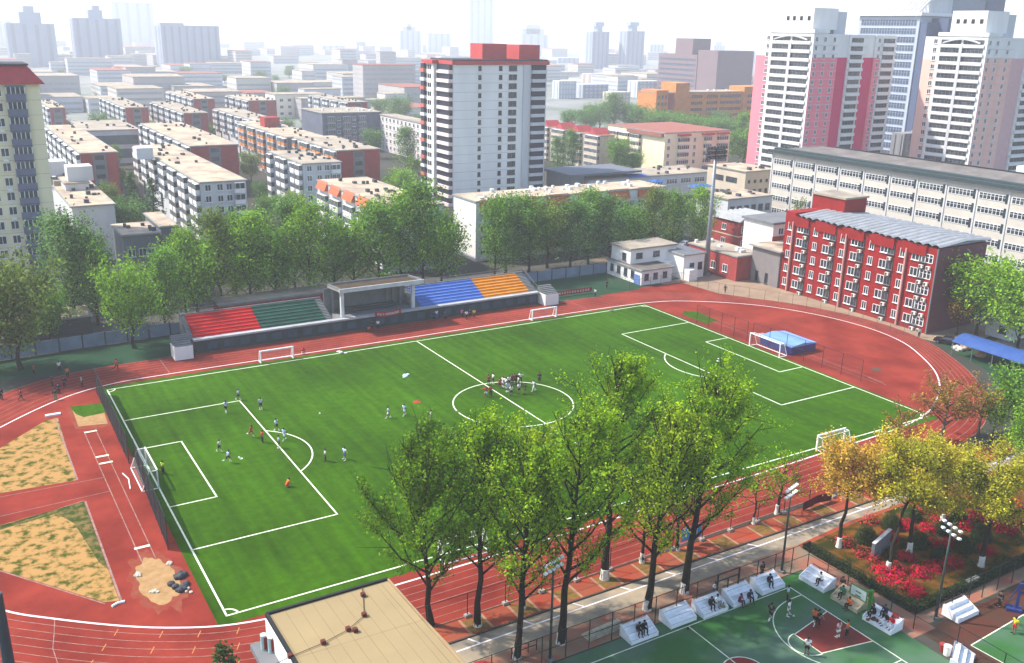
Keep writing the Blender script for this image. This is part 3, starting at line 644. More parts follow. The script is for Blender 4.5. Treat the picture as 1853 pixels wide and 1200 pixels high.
rr = MB(); rr.add([(5, 0, H+1.0), (5, D-14, H+1.0), (12, 0, H+2.6), (12, D-14, H+2.6), (19, 0, H+1.0), (19, D-14, H+1.0)], [(0, 2, 3, 1), (2, 4, 5, 3), (1, 3, 5), (0, 4, 2)]); b.part('ridge_roof', rr, MATS['grey roof felt'])
b.part('ridge_cap', MB().box(11.6, 0, H+2.61, 12.4, D-14, H+2.85), M_dark); b.part('gutter', MB().box(.2, 0, H+1.01, 2.2, D, H+1.6), mat('dark green gutter', (.05, .10, .11), .6))
for y in (47, 64): b.part('roof_hut', MB().box(13, y, H+1.5, 17, y+5, H+4.2), M_white)
# --- red dormitory
p = [G(1402, 522), G(1672, 600)]
X0, Y0, Y1, H = 88.6, -6.6, 31.4, 16.6
b = Bld('red_dormitory', 'bright red dormitory with white windows and a corrugated grey roof', 'dormitory', X0, Y0, X0+15, Y1, H, mat('bright red render', (.26, .004, .003), .75, c2=(.19, .003, .003), scale=.35, detail=6, keep=True), None)
D = Y1-Y0; M_red = MATS['bright red render']; M_redshade = mat('red recess in shade', (.13, .02, .03), .8, var=.1)  # the darker red paints recess shade on flat panels
b.part('south_wall', MB().box(-.002, -.16, 0, 15, -.003, H), mat('red wall in shade', (.30, .10, .13), .8, var=.06))  # plum tone paints the shade of this south end
mods = [(2.0, .0)]
nm = 5; mw = D/5.25
acm = MB(); acm.box(-.42, -.45, 0, .42, .02, .6, 0); acm.box(-.36, -.46, .06, .1, -.45, .54, 1); ACM = acm.mesh('air_conditioner', [mat('aged white casing', (.70, .66, .58), .6, var=.1), M_greyd])
for k in range(5):
    a0 = 1.2+k*mw
    for j, z in enumerate((.6, 3.7, 6.8, 9.9, 13.0)):
        b.put(win_mesh(.95, 1.5, sill=True), 'W', a0+.4, z+.7, 'small_window')
        rc = MB(); rc.box(-1.55, -.10, -.9, 1.55, .02, 2.3, 0)
        o = b.put(win_mesh(1.5, 1.5), 'W', a0+3.4, z+.7, 'window')
        b.part('window_recess', MB().box(-.06, D-(a0+5.9), z-.5, -.003, D-(a0+4.3), z+2.55), M_redshade)
        b.put(win_mesh(1.3, 1.5, M_grey), 'W', a0+5.05, z+.7, 'window', .06)
        o = link('air_conditioner', ACM, b.t); o.location = (-.07, D-a0-5.0, z-.55); o.rotation_euler = (0, 0, -math.pi/2)
    b.part('parapet_step', MB().box(-.3, D-a0-mw+1.6, H-1.8, -.003, D-a0-.2, H+.3), M_red)
    if k in (0, 2, 4): b.part('drainpipe', MB().box(-.5, D-a0-1.55, .2, -.1, D-a0-1.25, H-1), mat('pink pipe', (.62, .30, .27), .6))
for z in (.6, 3.7, 6.8, 9.9, 13.0):
    b.put(strip_mesh(2.4, 1.5, 3), 'W', D-1.9, z+.7, 'window'); o = link('air_conditioner', ACM, b.t); o.location = (-.02, 1.3, z-.6); o.rotation_euler = (0, 0, -math.pi/2)
b.part('drainpipe', MB().box(-.3, -.4, 0, -.02, -.17, H), M_grey)
rf = MB(); n = 84; vs = []; Ls, Lr = -.7, 15.8
for i in range(n+1):
    y = -.5+(D-2.5)*i/n; zz = .42*abs(math.sin(math.pi*i/4+.01))
    vs += [(Ls+.9*((i//8) % 2 == 0)*.5, y, H+.35+zz), (8, y, H+1.0+zz), (Lr, y, H+.5+zz)]
rf.add(vs, [(3*i, 3*i+1, 3*i+4, 3*i+3) for i in range(n)]+[(3*i+1, 3*i+2, 3*i+5, 3*i+4) for i in range(n)]+[(3*i, 3*i+3, 3*i+5, 3*i+2) for i in range(n)])
b.part('corrugated_roof', rf, M_metal)
b.part('stair_head', MB().box(9, D-8, H+.2, 16, D+1, H+4.0), M_red); b.part('stair_head_roof', MB().box(8.7, D-8.3, H+4.005, 16.3, D+1.3, H+4.4), M_roof)
b.part('parapet', MB().box(-.01, D-2.8, H-.1, 15, D+.01, H+1.0), M_red)
# entrance drum and red annexes left of it
x0, y0 = G(1362, 508); dd = MB()
b = Bld('grey_annex', 'pale annex with a flat sandy roof joined to the red dormitory', 'annex', x0, 31.5, 101, 40., 8.2, mat('mauve grey render', (.42, .38, .38), .85, var=.06), M_roof2, over=.7)
L = 101-x0
for k in range(3): b.part('pier', MB().box(2.2+k*4, -.35, 0, 3.6+k*4, -.003, 8.1), M_grey)
for k in range(2): b.put(win_mesh(1.8, 1.6), 'S', 5+4*k, 4.6); b.put(win_mesh(1.8, 1.6), 'S', 5+4*k, 1.2)
b.part('red_panel', MB().box(5.8, -.08, 0, L, -.003, 4.2), M_redb)
for y in (2, 5): b.put(win_mesh(.7, 2.2, M_greyd, M_dark, 0), 'W', y, .4)
b.part('upper_storey', MB().box(6, 8.51, 0, L+6, 18, 12.4), M_white); b.part('upper_roof', MB().box(5.5, 8.2, 12.405, L+6.5, 18.5, 12.9), M_grey)
b.part('red_base', MB().box(5.9, 8.4, 8.6, L+6, 8.5, 9.6), M_redb)
for k in range(3): o = link('window', win_mesh(1.5, 1.4), b.t); o.location = (8.5+3.2*k, 8.5, 10)
b = Bld('red_annex', 'low dark red annex between the light pole and the pale one', 'annex', 84, 40.3, 92, 57, 5.6, M_redb, M_roof, over=.2)
for a in (3, 7, 11): b.put(win_mesh(1.4, 1.6), 'W', a+2, 1.6)
b.vents(4, M_white)
x0, y0, x1, y1 = corners((1338, 402), 1400, 1291, 8)
b = Bld('red_annex', 'two storey red annex under a grey sawtooth roof behind the light pole', 'annex', x0, y0, x1, y1, 8, M_redb, None)
L, D = x1-x0, y1-y0
b.grid(win_mesh(1.4, 1.5), 'W', [D*.45], [1.5, 5.2]); b.grid(strip_mesh(4, 1.6, 3), 'S', [L*.25, L*.7], [1.3, 5], 'window_strip')
sw = MB(); n = 7
for k in range(n): xa, xb = L*k/n-.5, L*(k+1)/n-.5; sw.add([(xa, -.8, 8), (xb, -.8, 8), (xb, -.8, 9.2), (xa, D+.8, 8), (xb, D+.8, 8), (xb, D+.8, 9.2)], [(0, 1, 2), (3, 5, 4), (0, 2, 5, 3), (1, 4, 5, 2), (0, 3, 4, 1)])
b.part('sawtooth_roof', sw, M_metal); b.part('floor_band', MB().box(-.05, -.05, 3.9, L+.05, D+.05, 4.2), M_beige)
# white hut by the track corner
x0, y0 = G(1160, 517); x1 = corners((1160, 517), 1215, 1100, 0)[2]; y1 = corners((1160, 517), 1215, 1098, 0)[3]
b = Bld('white_hut', 'white two storey hut with small dark windows at the far track corner', 'hut', x0, y0, x1, y1, 3.3, M_white, mat('grey flat roof', (.30, .28, .26), .9, c2=(.22, .17, .14), scale=.4))
L, D = x1-x0, y1-y0
for q in (.16, .45, .76): b.put(win_mesh(1., 1.3, M_greyd), 'S', L*q, 1.2)
for a in range(4): b.put(win_mesh(1., 1.5, M_greyd), 'W', D*(.15+.2*a), 1.2)
b.part('blue_door', MB().box(-.1, .6, 0, -.003, 2.6, 2.2), mat('blue door', (.16, .27, .60), .6))
up = MB(); up.box(L*.1, D*.42, 3.67, L+5.5, D*.98, 6.9); b.part('upper_storey', up, M_white); b.part('upper_roof', MB().box(L*.1-.3, D*.42-.3, 6.905, L+5.8, D*.98+.3, 7.3), M_roof); b.part('lower_block', MB().box(L+.004, D*.3, 0, L+5.5, D*.98, 3.66), M_white)
for x in (L*.38, L*.95): o = link('window', win_mesh(1.6, 1.1, M_greyd), b.t); o.location = (x, D*.42, 4.9)
o = link('window', win_mesh(1.2, 1.5, M_greyd), b.t); o.location = (L*.1, D*.6, 4.3); o.rotation_euler = (0, 0, -math.pi/2)
x0, y0 = G(1235, 506); x1 = corners((1235, 506), 1272, 1225, 0)[2]
b = Bld('white_hut', 'small white hut with a grey roof beside the tall light pole', 'hut', x0, y0, x1, y0+9, 5.6, M_white, mat('slate roof', (.26, .28, .33), .7, var=.1))
L = x1-x0; b.grid(win_mesh(1.1, 1.5, M_greyd), 'S', [L*.4, L*.8], [2.1]); b.part('porch', MB().box(.2, -2, 0, 2.6, -.003, 2.6), M_white)
# --- pink and white towers at right
M_pink = mat('pink wall', (.80, .20, .25), .8, c2=(.74, .18, .23), scale=.3, stretch=(1, 1, .2)); M_rose = mat('deep rose wall', (.60, .022, .11), .8, var=.05, scale=.3, keep=True)
M_salm = mat('salmon wall', (.78, .46, .38), .8, var=.05, scale=.3, stretch=(1, 1, .2))
def pink_tower(label, u0, u1, u2, u3, vtop, D0, rose, side, zcut):
    xa, ya = ground_at(u2+6, D0); H = HT(xa, ya, vtop)
    if abs(H-CAM[2]) < 1.5: H = CAM[2]+(1.5 if H > CAM[2] else -1.5)
    fh = 2.85; nf = int(H/fh)
    xa, ya = ground_at(u2+.0166*D0*.0, D0)
    lo, hi = xa-60, xa+60
    for _ in range(50):
        m = (lo+hi)/2
        if PX(m, ya, H)[0] < u2: lo = m
        else: hi = m
    xa = lo; yb = ys_at(xa, ya, H, u1); yc = ys_at(xa+1.2, ya, H, u0); xc = xs_at(xa, ya, H, u3); D = yb-ya; W = 7.
    b = Bld('pink_tower_block', label, 'apartment tower', xa, ya, xa+W, yb, H, M_white); E = xc-xa-W
    b.part('parapet', MB().box(-.3, -.3, H, W+.3, D+.3, H+1.2), M_white)
    b.part('flank', MB().box(1.2, D+.003, 0, W+8, yc-ya, H-8), side); b.part('flank_top', MB().box(1.2, D+.003, H-7.99, W+8, yc-ya, H-.3), M_white)
    pipe = MB().box(-.6, D*.47, 0, -.503, D*.53, H-3); b.part('pipe_strip', pipe, M_white2)
    for k in range(nf):
        z = H-fh*(k+1)-.6
        for q in (.27, .73): b.put(strip_mesh(round(D*.41, 1), 1.3, 5, M_grey, M_glass), 'W', D*q, z+.9, 'window_strip')
        b.part('balcony_band', MB().box(-.5, D*.05, z-.25, -.003, D*.95, z+.72), M_white)
        o = link('window', win_mesh(1.3, 1.4, M_frame, M_glass), b.t); o.location = (1.2, D+1.9, z+.9); o.rotation_euler = (0, 0, -math.pi/2)
    arch = MB(); arch.tube([(-.56, D*(.12+.76*i/12), H-2.3+1.3*math.sin(math.pi*i/12)) for i in range(13)], .3, 5); b.part('arch', arch, M_white2)
    segs = [(-W/E, .0, 'd0', 0.), (.0, .17, 'c', .3), (.17, .32, 'd', .7), (.32, .53, 'w', .1), (.53, .70, 'd', .7), (.70, .79, 'c', .3), (.79, 1., 'w', .1)]
    for s0, s1, kd, dep in segs:
        xl, xr = W+E*s0+.003, W+E*s1-.003
        mm = {'d0': M_pink if rose else M_salm, 'c': M_pink if rose else M_salm, 'd': M_rose if rose else mat('dusty mauve wall', (.66, .40, .40), .8, var=.05), 'w': M_white}[kd]; hc = H-zcut if kd != 'w' else H-1.
        if kd == 'd0': b.part('corner_face', MB().box(xl-.01, -.06, 0, xr, -.003, hc), mm); dep = -.06
        else:
            b.part('wing_wall', MB().box(xl, dep, 0, xr, 15, hc), mm)
            if kd != 'w': b.part('wing_top', MB().box(xl, dep, hc+.003, xr, 15, H-1.), M_white)
            b.part('wing_parapet', MB().box(xl, dep-.1, H-.997, xr, 15, H-.2), M_white)
        for k in range(nf):
            z = H-fh*(k+1)-.9
            if kd == 'w':
                o = link('window_strip', strip_mesh(round((xr-xl)*.8, 1), 1.3, 4, M_grey, M_glass), b.t); o.location = ((xl+xr)/2, dep, z+1)
                MB().box(xl+.2, dep-.7, z-.3, xr-.2, dep-.003, z+.75).build('balcony_band', M_white, b.t)
            elif kd in ('c', 'd0'):
                for q in ((.2, .8) if kd == 'd0' else (.6,)): o = link('window', win_mesh(1.1, 1.4), b.t); o.location = (xl+(xr-xl)*q, dep, z+1)
                MB().box(xl, dep-.06, z-.3, xr, dep-.003, z-.14).build('floor_band', M_white2, b.t)
    b.part('roof_block', MB().box(3, -.2+D*.2, H+1.2, 15, D*.9, H+8.3), M_white); b.part('roof_block_side', MB().box(15.01, D*.25, H-.2, 21, D*.8, H+7.4), M_white2)
    for q in (.3, .45, .62, .8): o = link('window', win_mesh(1.1, 1.3, M_greyd, M_dark, 0, False), b.t); o.location = (3, D*(1.05-q*.95), H+4.2); o.rotation_euler = (0, 0, -math.pi/2)
    return b
pink_tower('white and rose pink tower block left of the blue glass offices', 1372, 1395, 1474, 1624, 66, 330, True, M_pink, 8.)
pink_tower('white and salmon tower block at the right edge', 1676, 1700, 1789, 1965, 76, 326, False, M_salm, 7.)
# --- blue grey office tower with white fins between them
xo, yo = ground_at(1668, 460); Ho = HT(xo, yo, 30); xo = xs_at(xo-60, yo, Ho, 1666)
M_off = mat('pale blue cladding', (.46, .52, .62), .6, var=.05, scale=.2); M_shade = mat('blue side in shade', (.13, .18, .33), .6, var=.05)  # the dark blue paints the shaded south side of the tower
y2 = ys_at(xo, yo, Ho, 1556); D = y2-yo
b = Bld('office_tower', 'blue grey office tower with white roof fins between the pink towers', 'office tower', xo, yo, xo+30, y2, Ho, M_off)
for k in range(18): b.put(strip_mesh(round(D-3, 1), 2.7, 20, M_off, M_glassb), 'W', D/2, Ho-4.6-3.9*k, 'window_strip')
b.part('corner_shaft', MB().box(.5, -4, 0, 9, -.003, Ho-3), M_shade)
for k in range(16): b.part('shaft_window', MB().box(2, -4.1, Ho-8-3.9*k, 7, -4.003, Ho-6-3.9*k), M_glassb)
b.part('right_block', MB().box(9.01, -9, 0, 26, -.004, Ho-1), M_shade)
b.part('crown', MB().box(-1.5, -1.5, Ho, 31, D+1.5, Ho+1.4), M_white)
for k in range(14): y = 1+(D*.72)*k/13; b.part('roof_fin', MB().bar((-.6, y, Ho+1.4), (9, y, Ho+8.5), .5, 1.), M_white)
b.part('upper_block', MB().box(9.5, 3, Ho+1.4, 27, D*.8, Ho+15), M_white2)
for k in range(6): b.part('upper_window', MB().box(9.3, 5+D*.12*k, Ho+9.5, 9.497, 5+D*.12*k+D*.07, Ho+12.5), M_glassb)
xt, yt = G(1760, 57+16+1722.96*CAM[2]/520); Ht_ = HT(xt, yt, -60)
b = Bld('grey_blue_tower', 'grey blue tower cut off by the top of the picture behind the fin-roofed offices', 'office tower', xt-46, yt, xt+8, yt+30, Ht_, mat('blue grey tower cladding', (.36, .40, .50), .7, var=.05, scale=.1))
b.part('shade_bay', MB().box(38, -1, 0, 54, -.003, Ht_-2), mat('blue side in shade', (.13, .18, .33), .6, var=.05))  # dark blue paints the shade on this bay
# --- orange school and brown offices in the right distance
x0, y0 = G(1182, 57+5+1722.96*CAM[2]/520); Ho = HT(x0, y0, 164)
x1 = corners((1182, 0), 0, 0, 0)[0] if 0 else x0
xe = xs_at(x0, y0, Ho, 1386)
b = Bld('orange_school', 'orange school building with ribbon windows under the brown offices', 'school building', x0, y0, xe, y0+16, Ho-1.5, M_orange, M_roof)
W = xe-x0
b.part('corner_block', MB().box(W*.16, -1, 0, W*.28, 12, Ho+4), M_orange); b.part('end_block', MB().box(W*.78, -1.2, 0, W-.1, 12, Ho+1.5), M_orange); b.part('left_block', MB().box(-.2, -1, 0, W*.1, 13, Ho+.2), M_orange); b.part('link_recess', MB().box(W*.105, -.1, 0, W*.155, -.003, Ho-2), M_redb)
for k in range(5):
    z = Ho-4.6-3.7*k
    for q in (.36, .50, .62, .72): b.put(strip_mesh(round(W*.10, 1), 1.7, 6, M_orange), 'S', W*q, z, 'window_strip')
    o = link('window_strip', strip_mesh(round(W*.15, 1), 1.7, 6, M_orange), b.t); o.location = (W*.89, -1.2, z)
    for q in (.02, .05, .08): o = link('window', win_mesh(1.6, 1.8, M_orange, M_glass, 0, False), b.t); o.location = (W*q, -1., z)
b.vents(4, M_white)
x0, y0 = ground_at(1300, 760); H = HT(x0, y0, 92); x0, y0 = G(1300, 92, H)
y2 = ys_at(x0, y0, H, 1264); y3 = ys_at(x0, y0, H, 1194); xe = xs_at(x0, y0, H, 1354)
b = Bld('brown_offices', 'broad mauve brown office block in the haze behind the orange school', 'office block', x0, y0, x0+40, y2, H, mat('mauve brown cladding', (.36, .24, .27), .7, var=.05, scale=.1))
b.part('left_block', MB().box(-.5, y2-y0+.01, 0, 40, y3-y0, H-4), MATS['mauve brown cladding']); b.part('right_block', MB().box(40.01, 3, 0, xe-x0, 45, H-4), mat('cladding in shade', (.24, .25, .33), .7, var=.05, scale=.1))  # right block's darker tone paints its south side in shade
for k in range(8): o = link('window_strip', strip_mesh(round(y3-y2-4, 1), 1.6, 14, M_grey, M_glassb), b.t); o.location = (-.5, (y2+y3)/2-y0, H-9-4.2*k); o.rotation_euler = (0, 0, -math.pi/2)
for k in range(7): o = link('window_strip', strip_mesh(round(xe-x0-46, 1), 1.4, 12, M_greyd, M_glassb), b.t); o.location = ((xe-x0+40)/2, 3, H-9-4.6*k)
b.part('roof_box', MB().box(4, y2-y0+12, H-4, 24, y2-y0+34, H+9), MATS['mauve brown cladding'])
# --- far skyline in the haze
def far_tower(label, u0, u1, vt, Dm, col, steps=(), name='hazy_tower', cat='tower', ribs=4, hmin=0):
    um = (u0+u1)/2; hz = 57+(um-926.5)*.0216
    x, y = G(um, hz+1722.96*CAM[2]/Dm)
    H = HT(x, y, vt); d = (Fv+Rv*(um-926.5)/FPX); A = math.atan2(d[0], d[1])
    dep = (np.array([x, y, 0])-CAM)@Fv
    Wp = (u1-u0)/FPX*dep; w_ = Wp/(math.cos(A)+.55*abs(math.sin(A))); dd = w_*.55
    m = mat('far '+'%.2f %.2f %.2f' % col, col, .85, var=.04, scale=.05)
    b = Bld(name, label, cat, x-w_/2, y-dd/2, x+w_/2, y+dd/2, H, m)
    md = mat('far recess '+'%.2f' % col[0], tuple(q*.86 for q in col), .8, var=.04, scale=.1)  # recess tone kept close to the wall, fading by haze painted in
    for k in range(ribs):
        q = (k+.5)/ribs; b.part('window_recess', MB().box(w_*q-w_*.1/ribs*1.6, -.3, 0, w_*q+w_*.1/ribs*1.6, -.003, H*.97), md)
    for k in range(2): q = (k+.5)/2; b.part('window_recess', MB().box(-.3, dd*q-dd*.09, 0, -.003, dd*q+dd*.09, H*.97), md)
    z = H
    for f0, f1, vv in steps:
        h2 = HT(x, y, vv); b.part('crown', MB().box(w_*f0, dd*.2, z+.01, w_*f1, dd*.8, h2), m); z = h2 if f1-f0 < .5 else z
    if cat != 'tower':
        for k in range(3): b.part('window_band', MB().box(w_*.03, -.32, H*(.2+.27*k), w_*.97, -.305, H*(.2+.27*k)+H*.1), md)
    return b
PB, PG, PW, PC = (.40, .46, .57), (.50, .54, .62), (.58, .62, .68), (.62, .55, .46)  # distance haze is painted into these pale wall colours
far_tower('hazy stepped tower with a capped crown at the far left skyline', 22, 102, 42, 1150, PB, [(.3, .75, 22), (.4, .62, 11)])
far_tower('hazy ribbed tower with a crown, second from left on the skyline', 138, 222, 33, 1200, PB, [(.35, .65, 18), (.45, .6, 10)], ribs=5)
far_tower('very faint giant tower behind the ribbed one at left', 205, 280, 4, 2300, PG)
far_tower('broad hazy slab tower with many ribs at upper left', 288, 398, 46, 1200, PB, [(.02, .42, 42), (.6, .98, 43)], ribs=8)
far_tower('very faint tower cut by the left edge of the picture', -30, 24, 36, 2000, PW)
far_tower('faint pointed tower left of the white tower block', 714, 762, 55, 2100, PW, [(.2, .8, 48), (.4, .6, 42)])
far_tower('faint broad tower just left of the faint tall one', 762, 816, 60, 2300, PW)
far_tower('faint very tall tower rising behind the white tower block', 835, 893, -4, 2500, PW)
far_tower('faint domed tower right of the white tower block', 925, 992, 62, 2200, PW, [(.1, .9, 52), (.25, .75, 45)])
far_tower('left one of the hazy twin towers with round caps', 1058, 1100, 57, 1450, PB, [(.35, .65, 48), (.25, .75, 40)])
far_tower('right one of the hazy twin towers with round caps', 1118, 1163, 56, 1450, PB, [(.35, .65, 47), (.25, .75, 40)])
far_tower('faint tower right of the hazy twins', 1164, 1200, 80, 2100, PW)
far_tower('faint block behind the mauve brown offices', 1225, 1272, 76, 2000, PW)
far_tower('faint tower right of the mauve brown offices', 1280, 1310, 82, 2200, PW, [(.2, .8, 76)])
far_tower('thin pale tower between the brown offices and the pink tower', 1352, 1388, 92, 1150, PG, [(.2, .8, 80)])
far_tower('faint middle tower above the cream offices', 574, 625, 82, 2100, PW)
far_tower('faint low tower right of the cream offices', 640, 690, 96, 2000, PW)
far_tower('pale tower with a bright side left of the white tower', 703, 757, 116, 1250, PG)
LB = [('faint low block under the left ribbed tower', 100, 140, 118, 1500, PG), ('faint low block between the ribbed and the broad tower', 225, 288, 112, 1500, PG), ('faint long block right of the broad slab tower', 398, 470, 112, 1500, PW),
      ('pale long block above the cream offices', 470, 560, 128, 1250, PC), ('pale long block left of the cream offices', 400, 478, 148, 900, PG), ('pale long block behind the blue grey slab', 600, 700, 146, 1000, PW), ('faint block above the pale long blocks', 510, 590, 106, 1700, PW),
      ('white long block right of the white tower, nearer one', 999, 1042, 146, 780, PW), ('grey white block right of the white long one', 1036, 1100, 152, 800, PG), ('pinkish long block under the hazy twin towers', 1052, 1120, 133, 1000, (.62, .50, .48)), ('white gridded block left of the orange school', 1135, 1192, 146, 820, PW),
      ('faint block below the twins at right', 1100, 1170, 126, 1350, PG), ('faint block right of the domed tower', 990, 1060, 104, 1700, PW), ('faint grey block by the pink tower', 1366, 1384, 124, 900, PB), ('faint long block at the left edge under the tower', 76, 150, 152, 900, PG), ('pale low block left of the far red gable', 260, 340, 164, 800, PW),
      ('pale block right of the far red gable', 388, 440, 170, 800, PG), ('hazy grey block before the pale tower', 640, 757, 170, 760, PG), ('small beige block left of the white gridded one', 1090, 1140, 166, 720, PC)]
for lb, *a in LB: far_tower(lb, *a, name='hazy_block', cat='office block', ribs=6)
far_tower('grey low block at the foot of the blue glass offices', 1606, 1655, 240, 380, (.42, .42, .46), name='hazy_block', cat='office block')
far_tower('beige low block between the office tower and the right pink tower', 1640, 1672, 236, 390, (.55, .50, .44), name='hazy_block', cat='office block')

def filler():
    r = np.random.default_rng(5); ms = [mat('far filler '+str(i), c, .85, var=.05, scale=.05) for i, c in enumerate([(.60, .60, .61), (.56, .52, .50), (.62, .57, .51), (.55, .57, .62)])]  # pale walls carry painted distance haze
    md = mat('far filler window', (.50, .51, .54), .7)  # windows near the wall tone, their haze fading painted in
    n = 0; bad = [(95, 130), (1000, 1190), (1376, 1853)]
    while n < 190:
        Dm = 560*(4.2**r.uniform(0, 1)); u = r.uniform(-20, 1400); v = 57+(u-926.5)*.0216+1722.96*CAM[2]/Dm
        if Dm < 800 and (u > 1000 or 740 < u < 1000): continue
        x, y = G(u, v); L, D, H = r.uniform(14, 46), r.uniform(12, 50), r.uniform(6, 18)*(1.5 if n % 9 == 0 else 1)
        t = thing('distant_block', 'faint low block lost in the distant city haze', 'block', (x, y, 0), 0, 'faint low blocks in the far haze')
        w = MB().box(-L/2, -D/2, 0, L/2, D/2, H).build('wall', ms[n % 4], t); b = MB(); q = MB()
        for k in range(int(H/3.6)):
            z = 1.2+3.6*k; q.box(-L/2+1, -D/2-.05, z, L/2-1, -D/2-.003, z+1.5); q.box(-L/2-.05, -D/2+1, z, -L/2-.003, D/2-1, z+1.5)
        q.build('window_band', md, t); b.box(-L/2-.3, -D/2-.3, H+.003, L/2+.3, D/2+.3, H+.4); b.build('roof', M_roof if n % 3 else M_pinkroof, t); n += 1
filler()
# ------------------------------------------------------------------ trees
M_bark = mat('dark bark', (.075, .058, .045), .95, var=.2, scale=4, bump=.5)
M_barkp = mat('pale bark', (.30, .25, .20), .95, var=.2, scale=4, bump=.5)
M_lime = mat('trunk whitewash', (.70, .68, .62), .9, var=.08, scale=3)
def leafm(name, c, c2, tr=.34): return mat(name, tuple(q*1.0 for q in c), .6, c2=tuple(q*.85 for q in c2), scale=.3, island=.5, trans=tr, spec=.06, keep=True, thr=(.38, .62))
LF = {'pop': leafm('poplar leaf', (.255, .400, .012), (.150, .300, .010)), 'popd': leafm('dark poplar leaf', (.150, .270, .010), (.090, .190, .008)), 'popy': leafm('light poplar leaf', (.32, .45, .016), (.22, .34, .012)),
      'wil': leafm('yellow willow leaf', (.58, .46, .04), (.42, .37, .03)), 'wilo': leafm('amber willow leaf', (.66, .42, .07), (.52, .36, .05)), 'wilg': leafm('olive willow leaf', (.48, .44, .035), (.33, .34, .03)),
      'rust': leafm('rusty spring leaf', (.30, .20, .02), (.34, .15, .05)), 'grn': leafm('mid green leaf', (.17, .34, .035), (.115, .25, .028)), 'olv': leafm('olive leaf', (.20, .27, .04), (.13, .20, .03)),
      'fresh': leafm('fresh green leaf', (.25, .44, .03), (.18, .35, .026)), 'cool': leafm('cool green leaf', (.15, .29, .065), (.105, .22, .05)), 'con': leafm('conifer needle', (.07, .15, .03), (.045, .10, .02), .1)}
def leaf_mesh(name, P, size, m, seed=0, up=.35, asp=.62):
    r = np.random.default_rng(seed); n = len(P)
    N = r.normal(size=(n, 3)); N[:, 2] = np.abs(N[:, 2])+up; N /= np.linalg.norm(N, axis=1)[:, None]
    A = np.cross(N, r.normal(size=(n, 3))); A /= np.linalg.norm(A, axis=1)[:, None]; B = np.cross(N, A)
    s = size*r.uniform(.6, 1.35, n)[:, None]
    V = np.empty((n, 4, 3)); V[:, 0] = P-A*s*.5; V[:, 1] = P+B*s*.5*asp+A*s*.05; V[:, 2] = P+A*s*.5; V[:, 3] = P-B*s*.5*asp+A*s*.05
    V[:, 1:4:2] += N[:, None, :]*s[:, None, :]*.12
    me = bpy.data.meshes.new(name); me.vertices.add(4*n); me.loops.add(4*n); me.polygons.add(n)
    me.vertices.foreach_set('co', V.ravel()); me.loops.foreach_set('vertex_index', np.arange(4*n)); me.polygons.foreach_set('loop_start', np.arange(n)*4); me.polygons.foreach_set('loop_total', np.full(n, 4))
    me.materials.append(m); me.update(calc_edges=True); me.validate(); return me
